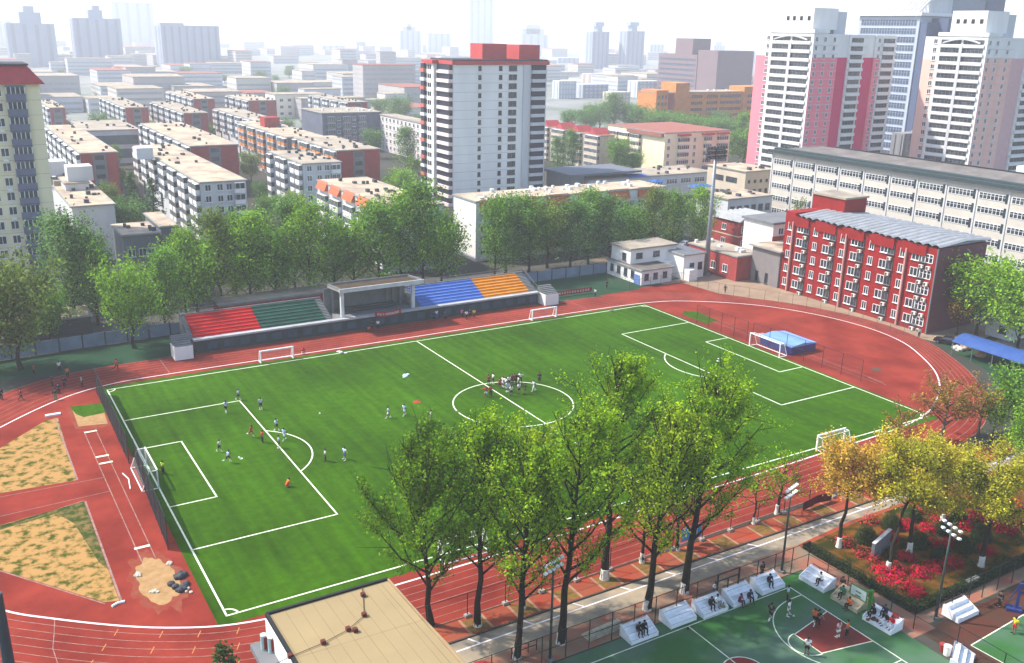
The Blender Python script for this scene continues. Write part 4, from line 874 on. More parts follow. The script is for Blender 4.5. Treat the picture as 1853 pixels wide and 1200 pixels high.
def tree_geo(seed, H, cb, R, style='pop', nl=4000, limbs=16, lean=(0, 0), r0=.26, spread=.45, fork=None):
    """trunk and limbs (MB) and leaf centres"""
    r = np.random.default_rng(seed); T = MB(); nn = 9; tp = []
    top = H*(.93 if style in ('pop', 'con') else .62)
    for i in range(nn):
        t = i/(nn-1); tp.append(np.array([lean[0]*t**1.3+r.normal()*.10*(i > 0), lean[1]*t**1.3+r.normal()*.10*(i > 0), top*t]))
    T.tube(tp, [r0*(1-.88*i/(nn-1))+(.09 if i == 0 else 0) for i in range(nn)], 7)
    tz = lambda z: np.array([np.interp(z, [p[2] for p in tp], [p[k] for p in tp]) for k in range(3)])
    segs = []                                                          # (a, b, weight)
    for k in range(limbs):
        q = (k+.6)/limbs; z0 = cb*.75+(top*.97-cb*.75)*q**.85; az = k*2.4+r.uniform(-.4, .4); p = tz(z0)
        if style == 'pop':
            prof = math.sin(math.pi*min(1, .26+.74*q))**.7; L = R*prof*r.uniform(.75, 1.2)+.5; el = r.uniform(.55, .95)+.3*q
        elif style == 'wil': L = R*r.uniform(.7, 1.1)*(1-.25*q); el = r.uniform(.25, .9)
        elif style == 'con': L = R*(1-q)*r.uniform(.9, 1.1)+.15; el = -.15
        else: L = R*r.uniform(.75, 1.15)*(1-.30*q); el = r.uniform(.35, .9)
        d = np.array([math.cos(az)*math.cos(el), math.sin(az)*math.cos(el), math.sin(el)])
        if style == 'pop': d[0] += .10; d /= np.linalg.norm(d)
        m1 = p+d*L*.5+np.array([0, 0, -.03*L]); e = p+d*L+np.array([0, 0, .16*L if style == 'pop' else (-.10*L if style == 'wil' else .03*L)])
        rr = r0*(.40-.22*q); T.tube([p, m1, e], [rr, rr*.6, .025], 5, cap=False)
        segs += [(p+(m1-p)*.3, m1, .9), (m1, e, 1.)]
        ns = {'pop': 9, 'con': 4}.get(style, 7)
        for j in range(ns):
            t = r.uniform(.3, 1.); b = p+(m1-p)*min(1, t*2) if t < .5 else m1+(e-m1)*(t*2-1)
            dd = d*.6+r.normal(size=3)*.55; dd[2] += .5 if style == 'pop' else (.25 if style != 'con' else -.1); dd /= np.linalg.norm(dd)
            l2 = L*r.uniform(.22, .55)*(1.1-.4*t)+.3; e2 = b+dd*l2
            T.tube([b, e2], [rr*.3, .015], 4, cap=False); segs.append((b, e2, 1.1))
            if style == 'wil':
                for _ in range(3):
                    b3 = b+(e2-b)*r.uniform(.3, 1); hang = np.array([r.normal()*.5, r.normal()*.5, -r.uniform(.3, 1.5)]); segs.append((b3, b3+hang, .9))
    A = np.array([s[0] for s in segs]); B = np.array([s[1] for s in segs]); W = np.array([s[2]*(np.linalg.norm(s[1]-s[0])+.3) for s in segs])
    keep = r.uniform(.05, 1.5, len(segs))**1.6; W = W*keep; idx = r.choice(len(segs), nl, p=W/W.sum())
    t = r.beta(1.35, 1.0, nl)[:, None]; P = A[idx]+(B[idx]-A[idx])*t+r.normal(size=(nl, 3))*spread*(.6 if style == 'con' else 1)
    if style == 'pop':
        zz = np.clip((P[:, 2]-H*.75)/(H*.25), 0, 1); P[:, 0] += .9*zz
    return T, P
VAR = {}
def variant(kind, i, leaf):
    key = (kind, i)
    if key not in VAR:
        a = {'broad': dict(H=12, cb=1.8, R=5.2, style='broad', nl=5600, limbs=21, spread=.7, r0=.24), 'tall': dict(H=16, cb=1.8, R=4.6, style='pop', nl=6400, limbs=28, spread=.66, r0=.22),
             'con': dict(H=12, cb=.8, R=3., style='con', nl=1500, limbs=34, spread=.3, r0=.2), 'bush': dict(H=6, cb=.6, R=3., style='broad', nl=1000, limbs=12, spread=.5, r0=.13), 'thin': dict(H=12, cb=3, R=3.6, style='broad', nl=900, limbs=15, spread=.5, r0=.18)}[kind]
        T, P = tree_geo(100+i*13+len(kind), **a); VAR[key] = (T.mesh('trunk', M_bark), leaf_mesh('crown', P, {'broad': .40, 'tall': .39, 'con': .4, 'bush': .42, 'thin': .42}[kind], LF['grn'], i), a['H'])
    tm, cm_, H0 = VAR[key]
    return tm, cm_, H0
TN = [0]
def plant(label, x, y, H, kind, leaf, wide=1., group=None, name='tree', cat='tree'):
    TN[0] += 1; tm, cm_, H0 = variant(kind, TN[0] % 4, leaf); s = H/H0
    t = thing(name, label, cat, (x, y, 0), TN[0]*1.7, group); t.scale = (s*wide, s*wide, s)
    link('trunk', tm, t); c = link('crown', cm_, t)
    c.material_slots[0].link = 'OBJECT'; c.material_slots[0].material = LF[leaf]
    return t
def plant_px(label, u, vb, vt, kind, leaf, wide=1., group=None, **k):
    x, y = G(u, vb); return plant(label, x, y, max(2, HT(x, y, vt)), kind, leaf, wide, group, **k)
def on_row(u, y, vmid):
    lo, hi = -150., 200.
    for _ in range(40):
        m = (lo+hi)/2
        if PX(m, y, 6)[0] < u: lo = m
        else: hi = m
    return lo
# row behind the grandstand, left to right: (u, y, top v, leaf, width)
ROW = [(352, 62, 402, 'fresh', 1.), (398, 64, 396, 'olv', .9), (425, 70, 372, 'grn', .9), (452, 62, 390, 'fresh', 1.1), (498, 65, 376, 'grn', 1.), (532, 71, 362, 'cool', .9), (560, 63, 378, 'fresh', 1.), (604, 65, 390, 'grn', 1.), (640, 66, 372, 'fresh', 1.05), (684, 63, 362, 'grn', 1.1), (726, 66, 350, 'fresh', 1.), (765, 64, 343, 'grn', 1.1), (800, 62, 352, 'fresh', .85), 
       (896, 63, 362, 'grn', .9), (916, 66, 352, 'cool', 1.1), (958, 64, 358, 'grn', 1.1), (992, 67, 348, 'olv', 1.1), (1034, 63, 355, 'cool', 1.1), (1066, 66, 348, 'grn', 1.1), (1104, 63, 352, 'cool', 1.1), (1140, 67, 348, 'grn', 1.05), (1176, 64, 352, 'olv', 1.), (1210, 68, 340, 'grn', 1.1), (1256, 68, 342, 'fresh', 1.)]
for i, (u, y, vt, lf, wd) in enumerate(ROW):
    y += 3.5; x = on_row(u, y, 0); y2 = y-(u > 1150)*(u-1150)*.03
    half = ('left of its canopy' if u < 600 else 'between canopy and white gable' if u < 830 else 'right of the white gable')
    j = i-(0 if u < 600 else 7 if u < 830 else 13)
    plant('green tree behind the grandstand, %s from left %s' % (ORD[j], half), x, y2, HT(x, y2, vt)*(1, 1.06, .93, 1.02, .97)[i % 5], 'tall' if i % 4 else 'broad', lf, wd*(1.08 if i % 4 else .85)*(1, .88, 1.1, .95, 1.05)[i % 5], 'trees in the row behind the grandstand')
LT = [('dark olive tree at the left edge in front of the yellow tower', 38, 668, 425, 'broad', 'olv', .82), ('dark tree at the left edge, its lower crown over the blue fence', -15, 672, 440, 'broad', 'olv', .9), ('dull green tree between the yellow tower and the grey blocks', 138, 590, 388, 'tall', 'cool', 1.1), ('large bright green tree left of the red seats', 243, 630, 445, 'broad', 'fresh', .78), ('green tree just behind the large one left of the red seats', 300, 602, 452, 'tall', 'grn', 1.),
      ('light green tree over the left end of the red seats', 338, 578, 420, 'tall', 'fresh', .85), ('dark green tree under the small white block', 178, 588, 420, 'tall', 'grn', 1.), ('low dark tree at the foot of the yellow tower', 92, 622, 500, 'broad', 'grn', .9),
      ('dark conifer in front of the white slab with the stair hut', 283, 432, 312, 'con', 'con', 1.1), ('smaller dark conifer left of the slab conifer', 247, 420, 300, 'con', 'con', 1.), ('grey green bushy tree below the conifers', 232, 440, 340, 'broad', 'cool', 1.), ('dull tree below the red gable at left', 200, 395, 320, 'broad', 'olv', .8),
      ('round yellowish tree below the small blue grey slab', 533, 415, 334, 'broad', 'popy', .8), ('green tree left of the round yellowish tree', 485, 415, 340, 'broad', 'grn', .9), ('grey green tree between the two red gables', 455, 330, 262, 'broad', 'olv', .8), ('yellowish tree in front of the right red gable', 660, 356, 290, 'broad', 'popy', .8), ('bright green tree left of the foot of the white tower', 728, 370, 292, 'broad', 'fresh', 1.), ('tall willowy tree in front of the pale school block', 738, 312, 232, 'tall', 'cool', 1.1), ('small tree right of the red gable, before the pale block', 676, 286, 222, 'broad', 'cool', .8),
      ('dark hazy tree left of the red gable slab, by the yellow tower', 106, 250, 194, 'broad', 'cool', 1.1), ('hazy tree between teal glass block and slab', 215, 285, 250, 'bush', 'cool', 1.2), ('hazy tree right of the red far gable', 390, 258, 216, 'broad', 'cool', .9), ('hazy tree by the orange balcony slab', 560, 245, 205, 'broad', 'cool', 1.), ('hazy tree at left of the white tower, by the pale long roof', 722, 225, 166, 'broad', 'cool', 1.2), ('second hazy tree left of the white tower', 688, 214, 172, 'broad', 'cool', 1.2),
      ('thin dark tree beside the red stair head on the dormitory', 1440, 430, 335, 'thin', 'olv', .7), ('dark green tree between the balcony slab and the cream one', 1115, 318, 236, 'broad', 'grn', .8), ('smaller dark tree at the foot of the cream gable', 1148, 318, 266, 'broad', 'grn', .8), ('green tree in front of the pale balcony slab', 1035, 318, 236, 'tall', 'cool', 1.), ('green tree right beside the foot of the white tower', 1008, 320, 250, 'tall', 'cool', .9),
      ('large bright green tree right of the red dormitory', 1765, 612, 432, 'broad', 'fresh', .92), ('green tree at the right edge above the blue canopy', 1840, 640, 470, 'broad', 'fresh', .9), ('bare brownish tree under the large one by the dormitory', 1730, 606, 505, 'thin', 'rust', .9),
      ('bushy green tree at the right edge below the blue canopy', 1832, 792, 640, 'broad', 'grn', .9), ('slim green tree at the right edge by the outer bend', 1795, 800, 690, 'thin', 'fresh', .9), ('low green tree at the right edge above the yellow willows', 1850, 850, 725, 'broad', 'fresh', .8)]
for a in LT: plant_px(a[0], *a[1:])
GR = 'hazy trees in the wood behind the cream building'
for u, vb, vt, kd, lf in ((1030, 235, 192, 'broad', 'cool'), (1060, 240, 190, 'broad', 'cool'), (1085, 236, 178, 'broad', 'cool'), (1110, 240, 170, 'tall', 'cool'), (1140, 240, 180, 'broad', 'cool'), (1165, 245, 182, 'broad', 'cool'), (1190, 250, 190, 'broad', 'grn'), (1215, 252, 196, 'broad', 'grn'), (1240, 256, 196, 'broad', 'grn'), (1265, 260, 200, 'broad', 'grn'), (1290, 264, 202, 'broad', 'grn'), (1315, 268, 205, 'broad', 'cool'), (1340, 275, 205, 'tall', 'grn'), (1362, 285, 210, 'tall', 'cool'), (1345, 300, 222, 'broad', 'grn'), (1372, 300, 230, 'broad', 'cool'), (1180, 228, 188, 'broad', 'cool'), (1230, 232, 186, 'broad', 'cool'), (1300, 240, 192, 'broad', 'cool'), (1350, 244, 196, 'broad', 'cool'), (1100, 214, 178, 'broad', 'cool'), (1065, 216, 184, 'broad', 'cool'), (1140, 218, 180, 'broad', 'cool')):
    plant_px('hazy green tree in the wood between the cream slab and the orange school', u, vb, vt, kd, lf, 1.25, GR)
GR3 = 'trees in the lanes between the slabs'
r_ = np.random.default_rng(21)
for k in range(46):
    u = r_.uniform(95, 760); v = r_.uniform(235, 420); x, y = G(u, v)
    hit = False
    for o in BLDS:
        if o.x0-2.5 < x < o.x1+2.5 and o.y0-2.5 < y < o.y1+2.5: hit = True
    if hit: continue
    plant('green tree in a lane between the apartment slabs', x, y, r_.uniform(6, 11), ['broad', 'tall', 'bush'][k % 3], ['cool', 'grn', 'olv', 'fresh'][k % 4], 1.1, GR3)
r_ = np.random.default_rng(11); GR2 = 'faint trees among the distant blocks'
for k in range(70):
    Dm = 430*(3.2**r_.uniform(0, 1)); u = r_.uniform(60, 1000) if k % 4 else r_.uniform(400, 760); v = 57+(u-926.5)*.0216+1722.96*CAM[2]/Dm; x, y = G(u, v)
    plant('faint green tree among the hazy blocks of the distance', x, y, r_.uniform(7, 12), 'broad', 'cool', 1.4, GR2)
# ---- the big trees in front, each grown on its own: label, x, y, top v, crown base z, R, leaves, leaf kind, lean, r0
def big(label, x, y, vt, cb, R, nl, leaf, lean=(0, 0), r0=.26, style='pop', limbs=30, size=.27, lime=1.4, bark=None, spread=.30, seed=1, name='tree', group=None):
    H = HT(x, y, vt)*(1.14 if style in ('wil', 'broad') else 1.); r0 *= (1.05 if style == 'wil' else 1.3); cb += 2.6*(style == 'wil'); T, P = tree_geo(seed, H, cb, R, style, nl, limbs, lean, r0, spread)
    t = thing(name, label, 'tree', (x, y, 0), 0, group); T.build('trunk', bark or M_bark, t, True)
    link('crown', leaf_mesh('crown', P, size, LF[leaf], seed), t)
    if lime: MB().tube([(0, 0, 0), (0, 0, lime*.4), (lean[0]*.01, lean[1]*.01, lime*.85)], [r0+.11, r0+.03, r0+.012], 9).build('whitewash', M_lime, t)
    return t
GP = 'poplars in the foreground rows'
big('dark leafy tree at the corner of the tan roof, leftmost of the front trees', -36.1, -44.8, 806, 4.0, 7.4, 14109, 'popd', (-1.4, 0), .24, seed=21, lime=0, group=GP, size=.30)
big('green poplar right of the dark leafy tree, on the brick strip', -32.3, -47.1, 748, 6.5, 5.2, 10923, 'pop', (.4, 0), .25, seed=22, group=GP)
big('slim poplar in front of the court fence, nearest the tan roof', -31.6, -53.1, 800, 7.0, 4.8, 8647, 'pop', (1., 0), .25, seed=23, group=GP)
big('slender poplar on the brick strip behind the left floodlight', -27, -46.7, 775, 6.0, 4.8, 7282, 'popy', (.3, 0), .18, seed=24, group=GP)
big('thick trunked poplar standing just right of the left floodlight', -26.9, -53.2, 742, 7.5, 5.6, 10923, 'pop', (1.6, 0), .30, seed=25, group=GP, bark=M_bark)
big('tallest poplar, its narrow top reaching above the centre circle', -16.9, -46.4, 628, 5.5, 6.1, 14565, 'pop', (.8, .4), .33, seed=26, group=GP)
big('poplar with a leaning trunk behind the empty white bench', -16.5, -52.9, 745, 6.5, 5.6, 10467, 'popy', (1.8, 0), .30, seed=27, group=GP)
big('forked poplar left of the gate in the court fence', -11.3, -52.4, 688, 6.5, 7.1, 15020, 'pop', (2.6, .3), .32, seed=28, group=GP, limbs=26)
big('young tree with a short crown left of the blue banners', -11.5, -45.8, 850, 3.5, 3.2, 2730, 'pop', (.2, 0), .16, seed=29, group=GP)
big('young tree standing right at the blue banners', -6.4, -45.6, 828, 3.5, 3.4, 2958, 'popd', (.2, 0), .16, seed=30, group=GP)
big('thin young tree on the brick strip left of the yellow willow', 9.4, -45, 800, 1.9, 3.2, 952, 'pop', (.5, 0), .17, 'broad', 14, seed=31, group=GP)
big('sparse young tree behind the right hand floodlight', 5.2, -45.4, 812, 2.0, 2.9, 773, 'pop', (.1, 0), .11, 'broad', 12, seed=32, group=GP, lime=1)
GW = 'yellow willows around the flower garden'
big('amber willow with a bent dark trunk at the garden corner', 9.8, -53.9, 752, 5.0, 4.7, 12796, 'wilo', (1.6, .6), .24, 'wil', 16, seed=41, group=GW, size=.26, spread=.35)
big('yellow willow behind the stone tablet, second from left', 15.8, -58.5, 772, 4.7, 5.9, 14962, 'wil', (.4, 1.2), .26, 'wil', 18, seed=42, group=GW, size=.26, spread=.38)
big('leaning yellow willow rooted among the red azaleas by the tablet', 10.3, -60, 770, 5.5, 5.1, 10237, 'wilg', (5.2, 1.6), .24, 'wil', 15, seed=43, group=GW, size=.26, spread=.38)
big('olive yellow willow at the right edge of the garden', 20.2, -64.2, 775, 4.5, 5.5, 13387, 'wilg', (1., .6), .28, 'wil', 17, seed=44, group=GW, size=.26, spread=.38)
big('yellow willow farther back at the right edge', 25, -56, 770, 3.5, 5.1, 8268, 'wil', (.4, .4), .24, 'wil', 16, seed=45, group=GW, size=.26, spread=.38)
x, y = G(1702, 800)
big('rusty leaved tree with pale branches by the near right pitch corner', x, y, 682, 3, 5.2, 2600, 'rust', (.4, 0), .24, 'broad', 22, seed=46, bark=M_barkp, lime=0, size=.34)
x, y = G(1768, 790)
big('rusty leaved tree right of the pale branched one by the outer bend', x, y, 692, 3, 4.2, 1500, 'rust', (.2, 0), .2, 'broad', 18, seed=47, bark=M_barkp, lime=0, size=.34)
x, y = G(1620, 842)
big('small rusty tree on the brick strip behind the amber willow', x, y, 712, 3, 3.4, 900, 'rust', (.2, 0), .15, 'broad', 14, seed=48, size=.3)
b = big('small conifer rising beside the tan roof at bottom left', -57, -51.5, 1146, .3, 2.3, 2600, 'con', (0, 0), .14, 'con', 44, seed=49, lime=0, size=.3)
# ------------------------------------------------------------------ sports ground furniture
M_net = mat('dark netting', (.05, .05, .06), .9, alpha=.86); M_chain = mat('chain link', (.10, .11, .11), .8, alpha=.13); M_post = mat('dark green post', (.035, .05, .045), .6)
M_gpost = mat('grey post', (.30, .31, .33), .5); M_gw = mat('goal white', (.85, .85, .83), .5, var=.04); M_gnet = mat('white netting', (.75, .76, .76), .9, alpha=.08)
M_conc = mat('grey concrete', (.36, .37, .38), .9, var=.12, scale=.7); M_dwall = mat('dark teal wall', (.055, .085, .105), .8, c2=(.035, .055, .07), scale=.5)
def xu(u, y, z):
    lo, hi = -150., 250.
    for _ in range(45):
        m = (lo+hi)/2
        if PX(m, y, z)[0] < u: lo = m
        else: hi = m
    return lo
# grandstand
t = thing('grandstand', 'long grandstand with red, green, blue and orange seat blocks and a canopy', 'grandstand', (0, 45.2, 0))
XL, XR, FZ, NR, RD, RH = -36.4, 33., 2.5, 7, .88, .36
xa, xb, xc, xd, xe = (xu(u, 45.4, 2.8) for u in (475, 592, 764, 880, 962))
MB().box(XL, 0, 0, XR, .4, FZ-.25).build('front_wall', M_dwall, t)
MB().box(XL-.3, -.35, FZ-.25, XR+.3, .75, FZ+.05).build('front_ledge', mat('pale ledge', (.52, .53, .56), .8), t)
pm2 = mat('blue grey panel', (.07, .13, .20), .6, var=.2)
for k in range(24): x = XL+2+2.85*k; MB().box(x, -.03, .5, x+1.7, -.001, 1.7).build('wall_panel', pm2, t)
hull = [(.76, 0), (NR*RD+.9, 0), (NR*RD+.9, FZ+NR*RH+.1), (NR*RD+.4, FZ+NR*RH+.1)]
for nm, lb, x0, x1, c, c2 in (('seat_block', 'red seat rows', XL, xa, (.56, .006, .010), (.42, .005, .008)), ('seat_block', 'dark green seat rows', xa, xb, (.018, .095, .065), (.012, .06, .045)), ('seat_block', 'blue seat rows', xc, xd, (.085, .19, .56), (.06, .14, .45)), ('seat_block', 'orange seat rows', xd, xe, (.72, .27, .012), (.60, .20, .01))):
    b = MB()
    for r in range(NR):
        b.box(x0+.02, .8+r*RD, 0 if r == 0 else FZ-.4, x1-.02, .8+(r+1)*RD, FZ+.1+RH*r, 0)
        b.box(x0+.05, .85+r*RD+.32, FZ+.1+RH*r+.002, x1-.05, .8+(r+1)*RD-.06, FZ+.1+RH*r+.3, 0)
        b.box(x0+.02, .81+r*RD, FZ+.1+RH*r+.002, x1-.02, .8+r*RD+.26, FZ+.1+RH*r+.02, 1)
    b.build(nm, [mat(lb, c, .5, c2=c2, scale=.6, keep=True), mat(lb+' tread', tuple(q*.6+.01 for q in c), .7, keep=True)], t, label=lb)
for x0, x1 in ((XL-.9, XL), (xb, xb+1.3), (xc-1.3, xc), (xe, XR+.5)):
    b = MB()
    for r in range(NR*2): b.box(x0+.03, .8+r*RD/2, 0, x1-.03, .8+(r+1)*RD/2, FZ+.05+RH/2*r)
    b.build('stair', M_conc, t)
BY = NR*RD+.9; BZ = FZ+NR*RH
MB().box(XL-.9, BY, 0, xb+1.3, BY+.3, BZ+.2).build('back_wall', M_conc, t); MB().box(xc-1.3, BY, 0, XR+.5, BY+.3, BZ+.2).build('back_wall', M_conc, t)
rl = MB()
for x0, x1 in ((XL-.9, xb+1.3), (xc-1.3, XR+.5)):
    rl.bar((x0, BY+.15, BZ+1.1), (x1, BY+.15, BZ+1.1), .07); rl.bar((x0, BY+.15, BZ+.65), (x1, BY+.15, BZ+.65), .05)
    for x in np.linspace(x0, x1, 12): rl.bar((x, BY+.15, BZ+.2), (x, BY+.15, BZ+1.1), .06)
for x in (XL-.9, XR+.5):
    rl.bar((x, .9, FZ+1.), (x, BY, BZ+1.1), .08)
    for q in np.linspace(0, 1, 5): rl.bar((x, .9+(BY-.9)*q, FZ-.3+(BZ-FZ)*q), (x, .9+(BY-.9)*q, FZ+1+(BZ-FZ)*q+.1*q), .06)
rl.build('railing', M_gpost, t)
def roof_z(y): return 7.45+(2.9-y)*.09                                      # the canopy roof rises towards the pitch
ca, cb_ = xu(616, 44.9, 7.7)-.2, xu(764, 44.9, 7.7)
MB().box(xb+1.33, .76, 0, xc-1.33, 5.34, FZ).build('stage_floor', M_conc, t); MB().box(xb+1.33, 5.35, 0, xc-1.33, 5.55, 7.1).build('stage_back', mat('stage back grey', (.30, .31, .33), .85), t)
b = MB()
for r in range(3): b.box(xb+4, 2.6+r*.8, FZ+.01, xc-4, 3.35+r*.8, FZ+.3+.25*r)
b.build('stage_steps', M_greyd, t)
for x in (ca+1, cb_-1.3): MB().box(x-.3, .9, FZ+.01, x+.3, 1.5, 7.5).build('column', mat('white column', (.66, .67, .68), .7), t)
for x in (ca+.6, ca+2.2, cb_-3.7, cb_-2.2, cb_-5): MB().box(x-.25, 4.9, FZ+.01, x+.25, 5.3, 7.2).build('column', M_conc, t)
def sl(mb, x0, x1, y0, y1, lo, hi):
    mb.add([(x, y, roof_z(y)+z) for z in (lo, hi) for y in (y0, y1) for x in (x0, x1)], [(0, 2, 3, 1), (4, 5, 7, 6), (0, 1, 5, 4), (2, 6, 7, 3), (0, 4, 6, 2), (1, 3, 7, 5)]); return mb
cr = sl(MB(), ca, cb_, -.3, 5.9, 0, .35).build('canopy', M_edge, t)
sl(MB(), ca-.1, cb_+.3, -.62, -.303, -.15, .6).build('canopy_fascia', mat('white fascia', (.60, .61, .63), .7), cr)
sl(MB(), ca+.4, cb_-.4, .1, 5.4, .353, .42).build('canopy_cover', mat('dark leaf litter', (.10, .075, .055), .95, c2=(.17, .12, .08), scale=.9), cr)
b = MB(); sl(b, ca, cb_, 5.6, 5.9, .353, .8); sl(b, ca, ca+.3, -.3, 5.59, .353, .7); sl(b, cb_-.3, cb_, -.3, 5.59, .353, .7); b.build('canopy_kerb', M_conc, t)
for x0, x1 in ((XL-4, XL-.95), (XR+.55, XR+3.8)):
    MB().box(x0, -2.3, 0, x1, .6, 2.3).build('end_block', M_white, t)
    b = MB()
    for k in range(6): b.box(x0+.1, -2.2+.55*k, 2.31, x1-.1, -1.8+.55*k, 2.45+.22*k)
    b.build('end_block_stairs', M_conc, t)
def cloth(name, label, cat, a, b_, z0, z1, sag, m, rows=(), bow=.5, th=.04, mt=None):
    """hanging banner from a to b with pale marks standing for its illegible lettering"""
    n = 16; a, b_ = np.array(a), np.array(b_); f = MB(); d = (b_-a)/np.linalg.norm(b_-a); nn = np.array([d[1], -d[0]])
    vs = []
    for i in range(n+1):
        q = i/n; s = 4*q*(1-q); p = a+(b_-a)*q+nn*(.06*math.sin(q*9)+.02)
        for k in (0, 1): vs += [(*(p+nn*th*k), z0-sag*s), (*(p+nn*th*k), z1-sag*s)]
    fs = []
    for i in range(n):
        o = 4*i; fs += [(o, o+4, o+5, o+1), (o+2, o+3, o+7, o+6), (o+1, o+5, o+7, o+3), (o, o+2, o+6, o+4)]
    f.add(vs, fs); ob = f.build(name, m); tag(ob, label, cat)
    if rows:
        g = MB()
        for q in np.linspace(rows[0], rows[1], rows[2]):
            s = 4*q*(1-q); p = a+(b_-a)*q+nn*(.06*math.sin(q*9)+.02+th+.012); h = z1-z0; w2 = .16
            for (du, dz, wu, hz_) in ((-.1, .25, .08, .5), (.06, .25, .07, .5), (-.02, .62, .24, .08), (-.02, .4, .2, .07)): 
                c0 = p+d*du*1.6; g.add([(*(c0-d*wu*.8), z0-sag*s+h*dz), (*(c0+d*wu*.8), z0-sag*s+h*dz), (*(c0+d*wu*.8), z0-sag*s+h*(dz+hz_)), (*(c0-d*wu*.8), z0-sag*s+h*(dz+hz_))], [(0, 1, 2, 3)])
        g.build('lettering', mt or mat('pale lettering', (.75, .62, .60), .7), ob)
    return ob
M_ban = mat('red banner cloth', (.50, .015, .03), .7, c2=(.42, .012, .025), scale=1)
x0, x1 = xu(679, 44.7, 2.9), xu(726, 44.7, 2.9)
cloth('banner', 'red banner sagging from the ledge below the grandstand canopy', 'banner', (x0, 44.8), (x1, 44.8), 2.3, 3.25, .35, M_ban, (.12, .88, 9))
p, q = G(997, 540), G(1070, 530)
cloth('banner', 'long red banner with pale characters stretched right of the orange seats', 'banner', p, q, .35, 1.35, .03, M_ban, (.08, .92, 14))
# goals
def goal(label, x, y, rz, w, h, dep, group=None, r=.07, flare=.5):
    t = thing('football_goal', label, 'goal', (x, y, 0), rz, group); b = MB()
    for s in (-1, 1): b.box(s*w/2-r, -r, .0, s*w/2+r, r, h)
    b.box(-w/2-r, -r, h, w/2+r, r, h+2*r); b.build('front_frame', M_gw, t)
    k = MB()
    for s in (-1, 1):
        k.bar((s*w/2, .0, .05), (s*w/2, dep, .05), .1); k.bar((s*w/2, r, h), (s*w/2, dep*flare, h), .08); k.bar((s*w/2, dep*flare, h), (s*w/2, dep, .1), .08)
    k.bar((-w/2, dep, .05), (w/2, dep, .05), .1); k.bar((-w/2, dep*flare, h), (w/2, dep*flare, h), .06); k.build('back_frame', M_gw, t)
    n = MB(); n.add([(-w/2, dep*flare, h), (w/2, dep*flare, h), (w/2, dep, .06), (-w/2, dep, .06), (-w/2, 0, h), (w/2, 0, h), (-w/2, 0, .06), (w/2, 0, .06)], [(0, 1, 2, 3), (4, 5, 1, 0), (4, 0, 3, 6), (5, 7, 2, 1)]); n.build('net', M_gnet, t)
    return t
goal('large white goal at the left end, by the keeper in yellow green', -52.55, 0, math.pi/2, 7.32, 2.44, 1.9)
goal('large white goal at the right end in front of the blue mat', 52.55, 0, -math.pi/2, 7.32, 2.44, 1.9)
GG = 'small white goals along the touchlines'
goal('small white goal on the far touchline, the nearer one at left', -25.4, 35.1, 0, 5.6, 2., 1.2, GG, .09)
goal('small white goal on the far touchline right of the orange seats', 28.4, 35.3, 0, 5.6, 2., 1.2, GG, .09)
goal('small white goal under the poplars on the near touchline', -27.4, -34.6, math.pi, 5.4, 2., 1.4, GG, .1)
goal('small white goal on the near touchline by the amber willow', 30.6, -34.4, math.pi, 5.4, 2., 1.4, GG, .1)
# netting fences
def fence(label, pts, h, sp, panel, post, name='fence', cat='fence', pr=.05, rails=(1.,), base=None, group=None):
    t = thing(name, label, cat, (*pts[0], 0), 0, group); o = np.array(pts[0]); P = [np.array(p)-o for p in pts]
    pn, rr = MB(), MB(); n = 0
    for a, b in zip(P[:-1], P[1:]):
        L = np.linalg.norm(b-a); m = max(1, round(L/sp))
        pn.add([(*a, .06), (*b, .06), (*b, h), (*a, h)], [(0, 1, 2, 3)])
        for z in rails: rr.bar((*a, h*z), (*b, h*z), pr*.9)
        for k in range(m+(b is P[-1])):
            p = a+(b-a)*k/m; MB().tube([(*p, 0), (*p, h+.05)], pr, 5).build('post', post, t)
            if base: MB().box(p[0]-.3, p[1]-.2, 0, p[0]+.3, p[1]+.2, .3).build('base', base, t)
    pn.build('mesh_panel', panel, t); rr.build('rail', post, t); return t
fence('tall dark netting behind the left goal, farther half by the upper pit', [(-54.1, 33), (-54.4, 5.4)], 4., 4., M_net, M_post, 'net_fence')
fence('tall dark netting beside the left goal line, nearer half ending by the sand pit', [(-53.9, 3.6), (-54.7, -18.9)], 4., 4., M_net, M_post, 'net_fence')
fence('low red edged net joint by the left goal', [(-54.4, 5.2), (-53.9, 3.8)], 1.3, 1, mat('red net', (.4, .05, .04), .8, alpha=.6), M_post, 'net_fence')
M_rpost = mat('maroon post', (.13, .045, .05), .6)
fence('thin maroon fence behind the right goal, left of the blue mat', [(53.4, 19), (54.2, 6)], 3.8, 3.2, mat('maroon mesh', (.2, .06, .06), .8, alpha=.14), M_rpost, 'mesh_fence', rails=(1., .5))
fence('thin maroon fence right of the blue mat', [(54.6, 5), (55.5, -18.9)], 3.8, 4., mat('maroon mesh', (.2, .06, .06), .8, alpha=.14), M_rpost, 'mesh_fence', rails=(1., .5))
fence('dark mesh fence between near straight and brick strip', [(-41, -45.35), (40, -45.35)], 2.6, 4.3, M_chain, M_post, 'mesh_fence', rails=(1., .03), base=mat('pale block', (.55, .5, .45), .9))
fence('green mesh fence between pavement and basketball court', [(-38, -55.15), (-9.6, -55.15)], 3., 2.6, M_chain, M_post, 'mesh_fence', rails=(1., .5))
fence('short green mesh fence right of the court gate', [(-6.6, -55.15), (3.6, -55.05)], 3., 2.6, M_chain, M_post, 'mesh_fence', rails=(1., .5))
fence('green mesh fence between basketball court and flower garden', [(3.6, -55.05), (3.9, -68)], 3., 2.7, M_chain, M_post, 'mesh_fence', rails=(1., .5))
fence('green mesh fence below the garden hedge at bottom right', [(6.9, -68.1), (33, -67.6)], 3., 2.6, M_chain, M_post, 'mesh_fence', rails=(1., .5))
